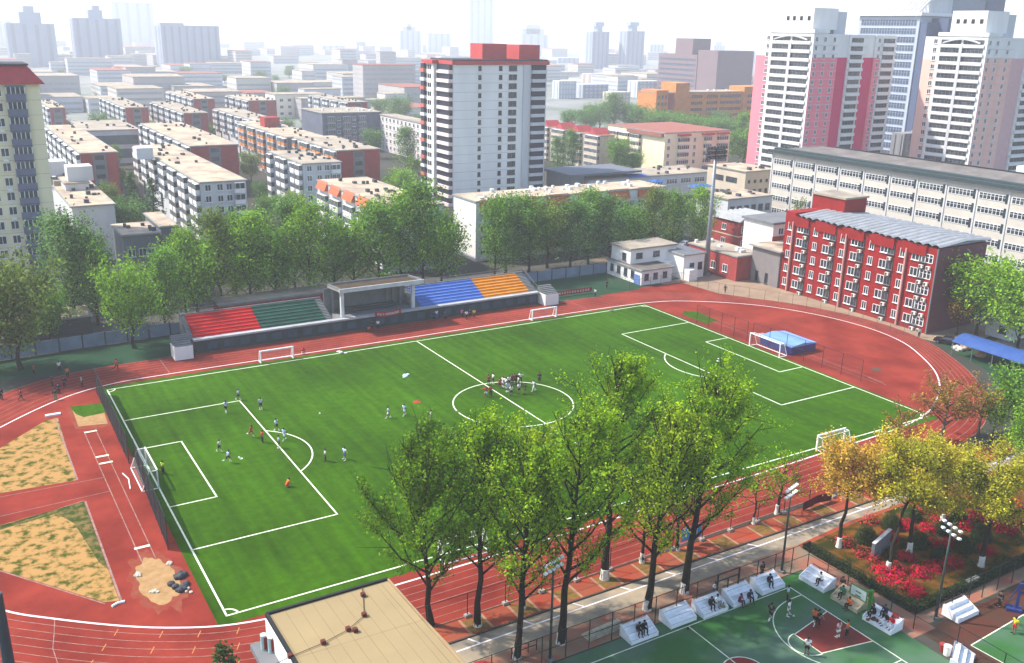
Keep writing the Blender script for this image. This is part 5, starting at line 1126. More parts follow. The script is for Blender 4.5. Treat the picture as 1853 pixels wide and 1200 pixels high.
fence('dark mesh fence along the right edge of the basketball court', [(3.9, -68), (3.9, -86)], 3., 4.5, M_chain, M_post, 'mesh_fence', rails=(1., .5))
g = thing('gate', 'open dark gate frame in the court fence right of the forked poplar', 'gate', (-8.1, -55.15, 0)); b = MB()
for x in (-1.4, 0, 1.4): b.bar((x, 0, 0), (x, 0, 3. if x else 2.2), .1)
b.bar((-1.4, 0, 3), (1.4, 0, 3), .1); b.bar((-1.4, 0, 2.25), (1.4, 0, 2.25), .1); b.build('frame', M_post, g); MB().add([(-1.35, 0, .1), (-.05, 0, .1), (-.05, 0, 2.2), (-1.35, 0, 2.2)], [(0, 1, 2, 3)]).build('gate_leaf', M_chain, g)
fp = [G(1098, 508), G(1138, 527), G(1232, 511), G(1262, 522), G(1300, 532), G(1383, 545), G(1459, 557), G(1510, 570), G(1586, 593), G(1660, 614)]
fence('thin grey wire fence curving round the far right track corner', fp, 2.4, 3.4, mat('thin wire', (.4, .36, .33), .8, alpha=.07), mat('thin post', (.22, .20, .19), .6), 'mesh_fence', pr=.035, rails=(1.,))
M_bw = mat('blue grey fence panel', (.17, .22, .30), .6, c2=(.12, .16, .22), scale=.35, keep=True)
def wallf(label, pts, h, sp):
    t = thing('panel_fence', label, 'fence', (*pts[0], 0)); o = np.array(pts[0]); P = [np.array(p)-o for p in pts]; w_ = MB()
    for a, b in zip(P[:-1], P[1:]):
        w_.bar((*a, h/2+.1), (*b, h/2+.1), .08, h); m = max(1, int(np.linalg.norm(b-a)/sp))
        for k in range(m+1): p = a+(b-a)*k/m; MB().box(p[0]-.12, p[1]-.12, 0, p[0]+.12, p[1]+.12, h+.25).build('post', M_greyd, t)
    w_.build('panel', M_bw, t)
wallf('long blue grey panel fence below the left trees', [(-75, 55.5), (-38, 57.6)], 2.3, 3.4); wallf('blue grey panel fence right of the grandstand', [(35, 60.4), (62, 60.4)], 2.3, 3.4)
wallf('blue grey panel fence behind the left half of the grandstand', [(-38, 58), (0, 58.6)], 2.0, 3.4)
# high jump mat
x0, y0 = G(1373, 622); t = thing('jump_mat', 'blue high jump mat with a pale blue top by the right goal', 'mat', (55.2, -3.9, 0))
MB().box(0, 0, .1, 6.2, 7.6, 1.45).build('side', mat('deep blue vinyl', (.010, .045, .36), .4, var=.1, scale=.5), t)
b = MB(); b.add([(-.1, -.1, 1.46), (6.3, -.1, 1.46), (6.3, 7.7, 1.46), (-.1, 7.7, 1.46), (-.1, -.1, 1.6), (3, -.1, 2.0), (6.3, -.1, 1.6), (6.3, 7.7, 1.6), (3, 7.7, 2.0), (-.1, 7.7, 1.6)], [(0, 3, 2, 1), (0, 1, 6, 5, 4), (2, 3, 9, 8, 7), (4, 5, 8, 9), (5, 6, 7, 8), (0, 4, 9, 3), (1, 2, 7, 6)]); b.build('cover', mat('pale blue cover', (.14, .30, .66), .5, c2=(.20, .36, .68), scale=.5), t)
# tarpaulin-wrapped equipment by the sand pit, stones
def heap(label, x, y, s, m, cat, name, seed, flat=.55):
    r = np.random.default_rng(seed); b = MB()
    for k in range(7): b.ball((r.normal()*.35*s, r.normal()*.45*s, .28*s*flat), .42*s*r.uniform(.6, 1.1), 9, 6, 0, .42*s*flat*r.uniform(.7, 1.4))
    b.box(-.5*s, -.3*s, 0, .4*s, .5*s, .3*s*flat); o = b.build(name, m, loc=(x, y, 0)); return tag(o, label, cat)
M_bag = mat('grey black tarpaulin', (.11, .12, .14), .5, c2=(.02, .022, .03), scale=2.2, bump=.8)
heap('dark grey bundle by the lower sand pit, farther one with a pale patch', *G(326, 1045), 1.15, M_bag, 'bundle', 'bundle', 1); heap('dark grey bundle by the lower sand pit, the nearer one', *G(327, 1066), 1.15, M_bag, 'bundle', 'bundle', 2)
for i, (u, v, lb) in enumerate(((307, 1019, 'pale stone at the far edge of the lower sand pit'), (250, 1040, 'pale stone at the left edge of the lower sand pit'), (279, 1071, 'pale stone at the near edge of the lower sand pit'), (337, 1068, 'white stone beside the nearer dark bundle'))):
    heap(lb, *G(u, v), .5, mat('pale stone', (.62, .55, .45), .9), 'stone', 'stone', 10+i)
for i, (u, v, lb) in enumerate(((617, 638, 'white bag lying on the far touchline behind the left small goal'), (734, 681, 'pale blue bag lying on the grass left of the halfway line'), (752, 727, 'flat red bib lying on the grass left of the centre circle'), (1108, 563, 'dark and pale bag heap on the far touchline near the corner'), (1380, 606, 'white and red bag heap by the right goal netting'))):
    heap(lb, *G(u, v), .75 if i != 2 else .7, mat('bag %d' % i, [(.75, .75, .72), (.45, .62, .70), (.55, .03, .02), (.25, .24, .2), (.6, .4, .38)][i], .7), 'bag' if i != 2 else 'bib', 'bag' if i != 2 else 'bib', 20+i, .5 if i != 2 else .16)
for u, v, lb in ((579, 750, 'white football on the grass right of the left penalty arc'), (433, 830, 'white football by two players inside the left penalty area'), (1300, 651, 'white football on the grass inside the right penalty area')):
    x, y = G(u, v); b = MB(); b.ball((0, 0, .14), .14, 12, 8); b.ball((.05, -.09, .2), .06, 6, 4, 1); b.ball((-.08, -.06, .12), .055, 6, 4, 1); tag(b.build('football', [M_gw, M_dark], loc=(x, y, .02)), lb, 'football')
# curved shot put stop board and white hurdle bars
b = MB(); b.tube([(*G(203, 1099), .1), (*G(213, 1093), .1), (*G(226, 1090), .1)], .14, 6); tag(b.build('stop_board', M_gw), 'curved white stop board at the tip of the lower earth patch', 'stop board')
b = MB(); b.tube([(*G(222, 858), .1), (*G(233, 868), .1), (*G(236, 886), .1)], .07, 6); tag(b.build('stop_board', M_gw), 'curved white stop board beside the netting left of the goal', 'stop board')
b = MB(); x, y = G(96, 752); b.box(-1.0, -.25, 0, 1., .25, .25); tag(b.build('takeoff_block', M_gw, loc=(x, y, 0)), 'white block at the tip of the upper earth patch', 'block')
# tall floodlight mast beyond the track corner
x, y = G(1277, 497); H = HT(x, y, 288); t = thing('floodlight_mast', 'very tall grey floodlight mast beyond the far track corner', 'floodlight', (x, y, 0))
MB().tube([(0, 0, 0), (0, 0, H*.5), (0, 0, H)], [.62, .5, .34], 10).build('mast', mat('galvanised mast', (.42, .44, .48), .45, metal=.3, var=.05), t, True); MB().box(-.9, -.9, 0, .9, .9, .5).build('plinth', M_conc, t)
b = MB()
for z in (H+.1, H+1.1, H+2.1): b.bar((-2.8, 0, z), (2.8, 0, z), .16)
for x_ in (-2.7, 0, 2.7): b.bar((x_, 0, H), (x_, 0, H+2.8), .18); b.build('head_frame', M_greyd, t)
for z in (H+.3, H+1.3, H+2.3):
    for k in range(7): x = -2.7+.9*k; MB().box(x-.3, -.5, z, x+.3, .1, z+.6).build('lamp', M_greyd, t)
def floodlight(label, x, y, H, rz, n=5):
    t = thing('floodlight', label, 'floodlight', (x, y, 0), rz, 'floodlights along the courts'); pm_ = mat('lamp post green grey', (.10, .13, .12), .5)
    MB().tube([(0, 0, 0), (0, 0, H*.6), (0, 0, H)], [.14, .11, .08], 8).build('pole', pm_, t, True); MB().box(-.3, -.3, 0, .3, .3, .25).build('base', M_conc, t)
    b = MB(); b.bar((-1.2, 0, H-.75), (1.2, 0, H-.75), .07); b.bar((-1.2, 0, H), (1.2, 0, H), .07); b.build('cross_arm', pm_, t)
    lb = MB(); lb.box(-.15, -.2, -.1, .15, .1, .07, 0); lb.box(-.13, -.18, -.13, .13, .08, -.105, 1); lm_ = cached('fl', lambda: lb.mesh('lamp', [mat('lamp casing white', (.80, .80, .78), .4, var=.05), M_frame]))
    for z in (H-.55, H+.2):
        for k in range(n): o = link('lamp', lm_, t); o.location = (-1.1+2.2*k/(n-1), 0, z); o.rotation_euler = (.25, 0, 0)
floodlight('court floodlight at the left, between two poplar trunks', -29.2, -54.9, 10, .3); floodlight('court floodlight in the middle, above the white benches', .3, -54.5, 9.7, .3); floodlight('court floodlight at right, rising before the red azaleas', 7.3, -68, 10, 1.3, 4)
# white tiered benches
def bench(label, x, y, rz, m=None, group='white tiered benches around the courts'):
    t = thing('tiered_bench', label, 'bench', (x, y, 0), rz, group); m = m or mat('bench white', (.80, .82, .86), .5, var=.06, scale=2)
    b = MB()
    for k in range(3): b.box(-1.5, -.9+.6*k, .0 if k == 0 else .05, 1.5, -.32+.6*k, .42+.36*k)
    b.build('tiers', m, t)
    for s in (-1, 1): MB().prism([(-.95, .0), (.95, .0), (.95, 1.2), (.75, 1.22), (-.95, .46)], s*1.54-.035, s*1.54+.035).build('side_panel', m, t)
    for o in t.children:
        if o.name.startswith('side_panel'): o.rotation_euler = (math.pi/2, 0, math.pi/2)
    MB().bar((-1.5, .95, 1.3), (1.5, .95, 1.3), .07).build('back_rail', mat('bench rail', (.25, .10, .08), .6), t)
    b = MB()
    for k in range(3): b.box(-1.45, -.89+.6*k, .425+.36*k, 1.45, -.85+.6*k, .44+.36*k)
    b.build('seat_edge', mat('bench edge grey', (.5, .52, .56), .5), t); return t
bench('white tiered bench with two people in black, nearest the pile of boards', *G(1156, 1150), 0); bench('empty white tiered bench before the leaning poplar', *G(1226, 1122), 0); bench('white tiered bench with people in black and white by the gate', *G(1284, 1104), 0)
bench('white tiered bench with two seated people right of the gate', *G(1337, 1084), 0); bench('white tiered bench below the middle floodlight', *G(1388, 1063), 0)
bench('white tiered bench with one person, beside the garden fence', *G(1478, 1056), -math.pi/2+.05); bench('white tiered bench with a crowd of bags below the basketball hoop', *G(1596, 1130), -math.pi/2+.05); bench('cream tiered bench crowded with bags behind the basketball hoop', *G(1537, 1092), -math.pi/2+.05, mat('bench cream', (.62, .52, .34), .6))
bench('empty white tiered bench on the dark red court below the garden', *G(1737, 1112), 0); bench('white tiered bench cut off by the bottom edge at right', *G(1740, 1202), .5)
t = thing('board_pile', 'pile of pale boards on the pavement left of the benches', 'boards', (*G(1090, 1142), 0), .06)
for k in range(5): MB().box(-2.1+.2*k, -.7+.1*k, .12*k, 2.0-.3*(k % 2), .6-.12*k, .12*k+.1).build('board', mat('weathered board', (.62, .55, .42), .9, var=.15, scale=2), t)
# basketball hoops
def hoop(label, x, y, rz, col, H=3.05):
    t = thing('basketball_hoop', label, 'hoop', (x, y, 0), rz); m = mat('hoop '+col, {'green': (.10, .42, .06), 'blue': (.05, .07, .30)}[col], .5, var=.06)
    MB().box(-.5, -.5, 0, .9, .5, .35).build('base', m, t); b = MB(); b.box(-.14, -.14, .35, .14, .14, 3.1); b.build('post', m, t)
    b = MB(); b.bar((0, 0, 3.0), (-1.9, 0, 3.35), .2); b.bar((0, 0, 1.9), (-1.7, 0, 3.1), .12); b.bar((0, 0, 3.1), (.7, 0, 1.2), .1); b.build('arm', m, t)
    MB().box(-2.0, -.9, 2.9, -1.94, .9, 3.95).build('backboard', mat('backboard white', (.70, .76, .72), .2), t); b = MB()
    for a, c in (((-2, -.93, 2.87), (-2, .93, 2.87)), ((-2, -.93, 3.98), (-2, .93, 3.98)), ((-2, -.93, 2.87), (-2, -.93, 3.98)), ((-2, .93, 2.87), (-2, .93, 3.98)), ((-2.03, -.3, 3.1), (-2.03, .3, 3.1)), ((-2.03, -.3, 3.5), (-2.03, .3, 3.5))): b.bar(a, c, .08)
    b.build('board_frame', m, t); MB().tube([(-2.25+.23*math.cos(q), .23*math.sin(q), 3.05) for q in np.linspace(0, 6.283, 17)], .025, 5).build('rim', mat('rim orange', (.6, .15, .03), .5), t)
    n = MB(); n.add([(-2.25+.23*math.cos(q), .23*math.sin(q), 3.04) for q in np.linspace(0, 5.76, 12)]+[(-2.25+.13*math.cos(q), .13*math.sin(q), 2.6) for q in np.linspace(0, 5.76, 12)], [(i, (i+1) % 12, 12+(i+1) % 12, 12+i) for i in range(12)]); n.build('net', M_gnet, t)
hoop('bright green basketball hoop in front of the garden hedge', 1.6, -64.6, 0, 'green'); hoop('dark blue basketball hoop at the right edge of the red court', *G(1838, 1105), 2.2, 'blue')
for u, v, lb in ((1245, 1139, 'dark red basketball lying on the court line by the benches'), (1436, 1117, 'pale basketball on the green court by two players')):
    x, y = G(u, v); tag(MB().ball((0, 0, .13), .13, 12, 8).build('basketball', mat('ball '+lb[:4], (.25, .03, .03) if u < 1300 else (.6, .6, .5), .6), loc=(x, y, .02)), lb, 'basketball')
# garden: hedge, topiary balls, azaleas, stone
LFH = leafm('hedge leaf', (.03, .052, .010), (.018, .032, .008), .15); LFA = leafm('azalea bloom', (.60, .010, .045), (.42, .008, .03), .3); LFG = leafm('low shrub leaf', (.06, .10, .02), (.14, .09, .02), .2); LFR = leafm('scarlet bloom', (.60, .05, .05), (.45, .03, .04), .3)
def bushpts(n, rx, ry, h, seed, shell=.75):
    r = np.random.default_rng(seed); d = r.normal(size=(n, 3)); d[:, 2] = np.abs(d[:, 2]); d /= np.linalg.norm(d, axis=1)[:, None]; k = r.uniform(shell, 1.04, n)[:, None]
    return d*k*np.array([rx, ry, h])
def shrub(name, label, cat, x, y, rx, h, m, n, size, seed, group, shell=.8, core=True, ry=None):
    t = thing(name, label, cat, (x, y, .03), 0, group); b = MB(); b.tube([(0, 0, 0), (0, 0, h*.5)], [.07, .04], 5); b.build('stem', M_bark, t)
    link('foliage', leaf_mesh('foliage', bushpts(n, rx, ry or rx, h, seed, shell), size, m, seed), t); return t
def hedge(label, a, b_, w, h, seed):
    r = np.random.default_rng(seed); a, b_ = np.array(a), np.array(b_); L = np.linalg.norm(b_-a); n = int(L*190); d = (b_-a)/L; nn = np.array([-d[1], d[0]])
    q = r.uniform(0, 1, n); s = r.choice([0, 1, 2], n); u = np.where(s == 0, r.uniform(-.5, .5, n), np.sign(r.normal(size=n))*.5)*w; z = np.where(s == 0, h, r.uniform(.05, h, n))+r.normal(size=n)*.06
    P = np.stack([d[0]*q*L+nn[0]*u, d[1]*q*L+nn[1]*u, z], 1); t = thing('hedge', label, 'hedge', (*a, .02)); c = MB(); c.bar((0, 0, h*.45), (*(b_-a), h*.45), w*.8, h*.8); c.build('stems', mat('hedge stems', (.03, .035, .015), .95), t); link('foliage', leaf_mesh('foliage', P, .2, LFH, seed), t)
hedge('clipped dark hedge along the basketball side of the garden', (6.3, -52.2), (6.3, -66), .7, .75, 1); hedge('clipped dark hedge along the lower side of the garden', (6.3, -66.2), (34, -66), .8, .8, 2)
for i, (u, v, r0) in enumerate(((1566, 980, 1.25), (1612, 955, 1.2), (1650, 940, 1.15), (1662, 988, 1.2), (1700, 1012, 1.0), (1742, 995, 1.15), (1775, 975, 1.2), (1733, 945, 1.1), (1705, 965, 1.)))  :
    lb = ['round dark clipped bush left of the stone tablet', 'round dark clipped bush behind the stone tablet', 'round dark clipped bush farthest toward the road', 'round dark clipped bush right of the stone tablet', 'round dark clipped bush left of the right floodlight lamps', 'round dark clipped bush just right of the floodlight pole', 'round dark clipped bush at the foot of the olive willow', 'round dark clipped bush in the far right of the garden', 'round dark clipped bush amid red azaleas in mid garden'][i]
    x, y = G(u, v); shrub('clipped_bush', lb, 'bush', x, y, r0, r0*1.45, LFH, 1300, .2, 60+i, 'round clipped bushes in the flower garden')
AZ = [(1530, 985, 1.4, 0), (1560, 1005, 1.2, 0), (1575, 945, 1.5, 0), (1610, 975, 1.2, 1), (1640, 955, 1.3, 1), (1610, 1050, 1.6, 1), (1640, 1062, 1.6, 1), (1625, 1035, 1.3, 1), (1595, 1035, 1.2, 1), (1665, 1040, 1.3, 1), (1690, 1030, 1.3, 1), (1660, 1075, 1.1, 1), (1722, 1020, 1.3, 1), (1640, 1010, 1.1, 1), (1680, 960, 1.2, 1), (1700, 940, 1.2, 1), (1665, 925, 1.2, 0), (1655, 912, 1.3, 0), (1748, 955, 1.2, 1), (1760, 935, 1.2, 1), (1795, 950, 1.3, 1), (1820, 960, 1.4, 1), (1835, 945, 1.2, 1), (1785, 1000, 1.1, 1), (1838, 915, 1.2, 1), (1720, 985, 1.0, 1), (1690, 985, 1.0, 1), (1580, 1015, 1., 0)]
for i, (u, v, r0, c) in enumerate(AZ):
    x, y = G(u, v); lb = 'crimson azalea bush in bloom on the garden soil' if c else 'thin scarlet azalea bush in bloom at the road side of the garden'
    t = shrub('azalea', lb, 'azalea', x, y, r0*1.05, r0*.85, LFA if c else LFR, 420 if c else 200, .24, 80+i, 'azaleas with crimson flowers' if c else 'azaleas with scarlet flowers', .35); link('leaves', leaf_mesh('leaves', bushpts(130, r0*.8, r0*.8, r0*.55, 180+i, .2), .2, LFG, i), t)
r_ = np.random.default_rng(3)
for i in range(26):
    x, y = r_.uniform(7, 30), r_.uniform(-65.5, -53)
    shrub('low_shrub', 'low olive shrub on the garden soil', 'shrub', x, y, r_.uniform(.5, 1.), r_.uniform(.4, .7), LFG, 150, .2, 130+i, 'low shrubs between the azaleas', .3)
x, y = G(1577, 1012); x2, y2 = G(1607, 985); t = thing('stone_tablet', 'grey stone tablet standing on the garden soil', 'stone', (x, y, 0), math.atan2(y2-y, x2-x)); L = math.hypot(x2-x, y2-y)
MB().box(0, -.18, .25, L, .18, 1.9).build('slab', mat('grey stone', (.33, .34, .37), .7, c2=(.22, .23, .26), scale=2.5), t); MB().box(-.2, -.35, 0, L+.2, .35, .25).build('plinth', M_conc, t)
b = MB()
for k in range(5):
    for j in range(2): b.box(.25+k*.45*L/3, -.19, .7+.55*j, .5+k*.45*L/3, -.181, 1.1+.55*j)
MB().box(-.02, -.2, 1.9, L+.02, .2, 1.96).build('cap', mat('pale stone cap', (.66, .66, .66), .7), t)
# tan roof in front
t = thing('foreground_building', 'building with a flat tan roof at the bottom of the picture', 'building', (-44.1, -53.3, 0))
pl = [(0, 0), (-9.8, 0), (-9.8, -7.2), (-22, -7.2), (-22, -40), (0.6, -40), (.5, -12)]
MB().prism(pl, 0, 11.75).build('wall', M_white2, t); MB().prism([(x*1.0, y) for x, y in pl], 11.76, 12.0).build('roof', mat('tan roof sheet', (.31, .235, .125), .95, c2=(.25, .19, .105), scale=.12, detail=9, thr=(.35, .7), keep=True), t)
b = MB(); n = len(pl)
for (xa_, ya_), (xb_, yb_) in zip(pl[:4], pl[1:5]): b.bar((xa_, ya_, 12.02), (xb_, yb_, 12.02), .22, .3)
b.build('dark_kerb', mat('black edge strip', (.03, .03, .035), .7), t)
b = MB(); b.bar((0, -.1, 12.05), (.55, -40, 12.05), .16, .2); b.build('east_kerb', mat('tan edge', (.50, .36, .2), .8), t)
sm = MB()
for k in range(9): strip(sm, [(-1.1-1.05*k, -.3), (-.9-1.05*k, -26)], .03, 12.006)
strip(sm, [(-.7, -.4), (-.2, -26)], .05, 12.007); strip(sm, [(-12, -14.5), (.2, -12.6)], .06, 12.007); strip(sm, [(-9.7, -6), (.1, -6.3)], .025, 12.006); sm.build('roof_seams', mat('seam line', (.40, .29, .17), .9), t)
MB().box(-11.2, -7.1, 9.5, -9.82, -.1, 9.98).build('side_ledge', M_grey, t); MB().box(-9.95, -7.1, 9.99, -9.82, -.1, 11.7).build('side_trim', M_white, t)
cp = [(657, 1077), (659, 1113), (630, 1139), (585, 1163), (525, 1188)]
W_ = MB(); W_.tube([(*[q-o for q, o in zip(G(u, v, 12.1), (-44.1, -53.3))], 12.08) for u, v in [(655, 1062)]+cp+[(460, 1220)]], .03, 4); W_.build('lightning_wire', mat('wire brown', (.2, .14, .09), .7), t)
for u, v in cp+[(643, 1141)]: x, y = G(u, v, 12.1); MB().box(x+44.1-.16, y+53.3-.16, 12.005, x+44.1+.16, y+53.3+.16, 12.3).build('wire_block', mat('rusty block', (.22, .05, .035), .8), t)
for i, (u, v) in enumerate(((478, 1162), (491, 1166))):
    x, y = G(u, v+12, 10.); o = MB(); o.tube([(0, 0, 0), (0, 0, 1.2)], .24, 12, 0); o.box(-.05, -.26, .1, .25, -.23, 1.1, 1); o.tube([(0, 0, 1.201), (0, 0, 1.25)], .24, 12, 2)
    tag(o.build('gas_bottle', [mat('teal white drum', (.45, .62, .60), .5), mat('drum red', (.5, .05, .04), .5), M_white], loc=(x, y, 9.985)), ['striped white and red drum beside the tan roof, left one', 'striped white and red drum beside the tan roof, right one'][i], 'drum', 'drums beside the tan roof')
MB().box(-15, -7.1, 8.2, -9.9, -3, 9.0).build('lower_ledge', M_greyd, t)
x, y = G(872, 1205, 2.2); t = thing('parasol', 'red parasol cut off by the bottom edge near the tan roof', 'parasol', (x, y, 0)); MB().tube([(0, 0, 0), (0, 0, 2.3)], .04, 6).build('pole', M_gpost, t)
b = MB(); b.add([(1.1*math.cos(k*math.pi/4), 1.1*math.sin(k*math.pi/4), 1.95) for k in range(8)]+[(0, 0, 2.5)], [(k, (k+1) % 8, 8) for k in range(8)]+[tuple(range(7, -1, -1))]); b.build('canopy', M_ban, t)
# outdoor stair rails and small frames near the bottom
t = thing('stair_rail', 'dark stair rail by the slim poplar at the bottom', 'rail', (*G(925, 1192), 0)); b = MB()
for k in range(4): b.bar((k*.9, 0, 0), (k*.9, 0, 1.1), .07)
for z in (.55, 1.1): b.bar((0, 0, z), (2.7, 0, z), .07)
b.build('rails', M_post, t)
# banners on the brick strip, red bundle on the kerb, dark pole at left corner
for i, (u0, u1, v, lb) in enumerate(((1231, 1246, 962, 'blue banner with a white mark tied to the track fence, left one'), (1250, 1266, 955, 'blue banner with a white mark tied to the track fence, right one'))):
    x0, x1 = xu(u0, -45.25, 1.5), xu(u1, -45.25, 1.5); o = cloth('banner', lb, 'banner', (x0, -45.45), (x1, -45.45), .8, 2.3, .05, mat('sky blue banner', (.07, .26, .68), .6), (.5, .5, 1), mt=M_gw)
p, q = G(1452, 924), G(1503, 906)
o = cloth('bundle', 'dark red cloth bundle lying on the kerb by the young tree', 'bundle', p, q, .05, 1.1, -.25, mat('maroon cloth', (.22, .015, .025), .8)); 
x, y = G(22, 1240); t = thing('pole', 'thick dark grey pole in the bottom left corner', 'pole', (x, y, 0)); MB().tube([(0, 0, 0), (0, 0, 9)], [.5, .38], 12).build('shaft', mat('grey green pole', (.09, .11, .13), .5), t); MB().box(-.7, -.7, 0, .7, .7, .3).build('base', M_conc, t)
# blue canopy and cars
x, y = G(1722, 618, 0); t = thing('canopy_shed', 'long blue vaulted canopy at the right edge beyond the track', 'canopy', (81.5, -17, 0), -math.pi/2-.02)
b = MB(); n = 9; vs = []
for k in range(2):
    for j in range(2): vs += [(24*k, 6.2*i/(n-1), 2.5+1.1*math.sin(math.pi*i/(n-1))+.05*j) for i in range(n)]
fs = []
for i in range(n-1): fs += [(i, i+1, 2*n+i+1, 2*n+i), (n+i, 3*n+i, 3*n+i+1, n+i+1)]
fs += [(0, 2*n, 3*n, n), (n-1, 2*n-1, 4*n-1, 3*n-1)]; b.add(vs, fs); b.build('roof', mat('blue sheet roof', (.045, .12, .42), .5, c2=(.065, .16, .48), scale=.7), t)
for k in range(7):
    for yy in (.2, 6): MB().tube([(k*3.9+.2, yy, 0), (k*3.9+.2, yy, 2.55)], .07, 6).build('post', M_gpost, t)
def car(label, x, y, rz, c, group='cars parked beyond the track'):
    t = thing('parked_car', label, 'car', (x, y, 0), rz, group); b = MB(); prof = [(-2.15, .35), (-2.2, .75), (-1.7, .92), (-.9, .98), (-.35, 1.42), (1.0, 1.45), (1.65, 1.0), (2.15, .92), (2.2, .4)]
    n = len(prof); vs = [(p, s*.84 if z < 1.2 else s*.66, z) for s in (-1, 1) for p, z in prof]; b.add(vs, [tuple(range(n)), tuple(range(2*n-1, n-1, -1))]+[(i, n+i, n+(i+1) % n, (i+1) % n) for i in range(n)]); bd = b.build('body', mat('car paint '+c, {'white': (.75, .76, .78), 'black': (.02, .022, .03), 'silver': (.45, .47, .5), 'blue': (.05, .1, .25)}[c], .25, spec=.6, var=.03), t)
    g_ = MB(); g_.add([(-.88, -.6, 1.0), (-.88, .6, 1.0), (-.4, .56, 1.41), (-.4, -.56, 1.41), (1.04, -.56, 1.44), (1.04, .56, 1.44), (1.6, .6, 1.04), (1.6, -.6, 1.04)], [(0, 3, 2, 1), (4, 7, 6, 5)]); 
    for s in (-1, 1): g_.add([(-.75, s*.80, 1.04), (1.35, s*.80, 1.06), (.95, s*.69, 1.38), (-.32, s*.69, 1.38)], [(0, 1, 2, 3)])
    for f in range(0): pass
    o = g_.build('windows', M_glass, t); o.location = (-.02, 0, .012); o.scale = (1.02, 1.03, 1.005)
    for px_ in (-1.35, 1.35):
        for s in (-1, 1):
            wh = MB(); wh.tube([(px_, s*.72, .33), (px_, s*.9, .33)], .33, 12); w_ = wh.build('wheel', M_dark, t); MB().tube([(px_, s*.9, .33), (px_, s*.915, .33)], .18, 8).build('rim', M_gpost, w_)
    for s in (-1, 1): MB().box(-2.22, s*.6-.18, .62, -2.14, s*.6+.18, .78).build('headlight', M_frame, t)
car('white car partly under the trees behind the white hut, left one', *G(1178, 447), .3, 'white'); car('black car next to the white one behind the hut', *G(1195, 444), .3, 'black'); car('white car with dark windows behind the hut, right one', *G(1212, 447), .2, 'white'); car('dark blue car under the trees left of the white hut roof', *G(1146, 443), .2, 'blue'); car('silver car behind the hut nearest the light mast', *G(1238, 446), .3, 'silver'); car('dark car parked between the wire fence and the blue canopy', *G(1712, 622), -1.2, 'black')
for u, v, lb in ((1735, 634, 'pale covered cart under the front edge of the blue canopy'), (1748, 631, 'tan wrapped bundle under the front edge of the blue canopy'), (1773, 645, 'white sack standing before the blue canopy')): heap(lb, *G(u, v), 1.3, mat('cover '+lb[:4], (.6, .55, .5) if 'tan' not in lb else (.5, .33, .18), .8), 'bundle', 'bundle', u, .8)
# grey shed with a window at the right edge
b = Bld('grey_shed', 'small grey shed with a dark window at the right edge', 'shed', *G(1826, 618), G(1826, 618)[0]+7, G(1826, 618)[1]+5, 3.2, M_white2, M_edge); b.put(win_mesh(1.3, 1.3, M_greyd), 'W', 3.4, 1.2)
b = Bld('brick_shed', 'long low brick shed roof behind the left seats under the trees', 'shed', -28, 61.2, -6, 66, 3.4, M_redb, M_roof2)
b = Bld('brick_shed', 'low brown shed behind the green seats, left of the canopy', 'shed', -3, 61.5, 6, 66, 3., M_redb, M_roof2)
b = Bld('low_shed', 'low dark shed with a tan roof above the left blue fence', 'shed', -64, 66, -50, 73, 3., M_greyd, M_roof2)
t = thing('rubbish_bin', 'white bin with a red one at bottom right of the court', 'bin', (*G(1713, 1185), 0)); MB().tube([(0, 0, 0), (0, 0, .9)], [.3, .36], 12).build('bin', M_white, t); MB().tube([(0, 0, .901), (0, 0, .97)], .38, 12).build('lid', M_white2, t)
t = thing('rubbish_bin', 'small red bin left of the white one at bottom right', 'bin', (*G(1705, 1178), 0)); MB().tube([(0, 0, 0), (0, 0, .7)], [.26, .32], 12).build('bin', mat('drum red', (.5, .05, .04), .5), t); MB().tube([(0, 0, .701), (0, 0, .76)], .34, 12).build('lid', M_redb, t)
t = thing('lamp', 'short twin head lamp by the fence below the garden', 'lamp', (*G(1752, 1090), 0)); MB().tube([(0, 0, 0), (0, 0, 2.6)], .06, 6).build('pole', M_post, t)
for s in (-1, 1): MB().box(s*.5-.35, -.2, 2.6, s*.5+.35, .2, 2.75).build('lamp_head', M_gpost, t)
# ------------------------------------------------------------------ people
def skin(verts, edges, radii, sub=1, root=0):
    me = bpy.data.meshes.new('tmp'); me.from_pydata(verts, edges, []); o = bpy.data.objects.new('tmp', me); COL.objects.link(o)
    o.modifiers.new('s', 'SKIN'); o.modifiers.new('u', 'SUBSURF').levels = sub; o.modifiers['u'].render_levels = sub
    sv = me.skin_vertices[0].data
    for i, r in enumerate(radii): sv[i].radius = (r, r) if not hasattr(r, '__len__') else r; sv[i].use_root = i == root
    dg = bpy.context.evaluated_depsgraph_get(); r_ = bpy.data.meshes.new_from_object(o.evaluated_get(dg)); bpy.data.objects.remove(o); bpy.data.meshes.remove(me)
    for p in r_.polygons: p.use_smooth = True
    r_.materials.clear(); return r_
def joinm(name, ms):
    v, f = [], []
    for m in ms:
        o = len(v); v += [tuple(q.co) for q in m.vertices]; f += [tuple(i+o for i in p.vertices) for p in m.polygons]
    me = bpy.data.meshes.new(name); me.from_pydata(v, [], f)
    for p in me.polygons: p.use_smooth = True
    me.update(); return me
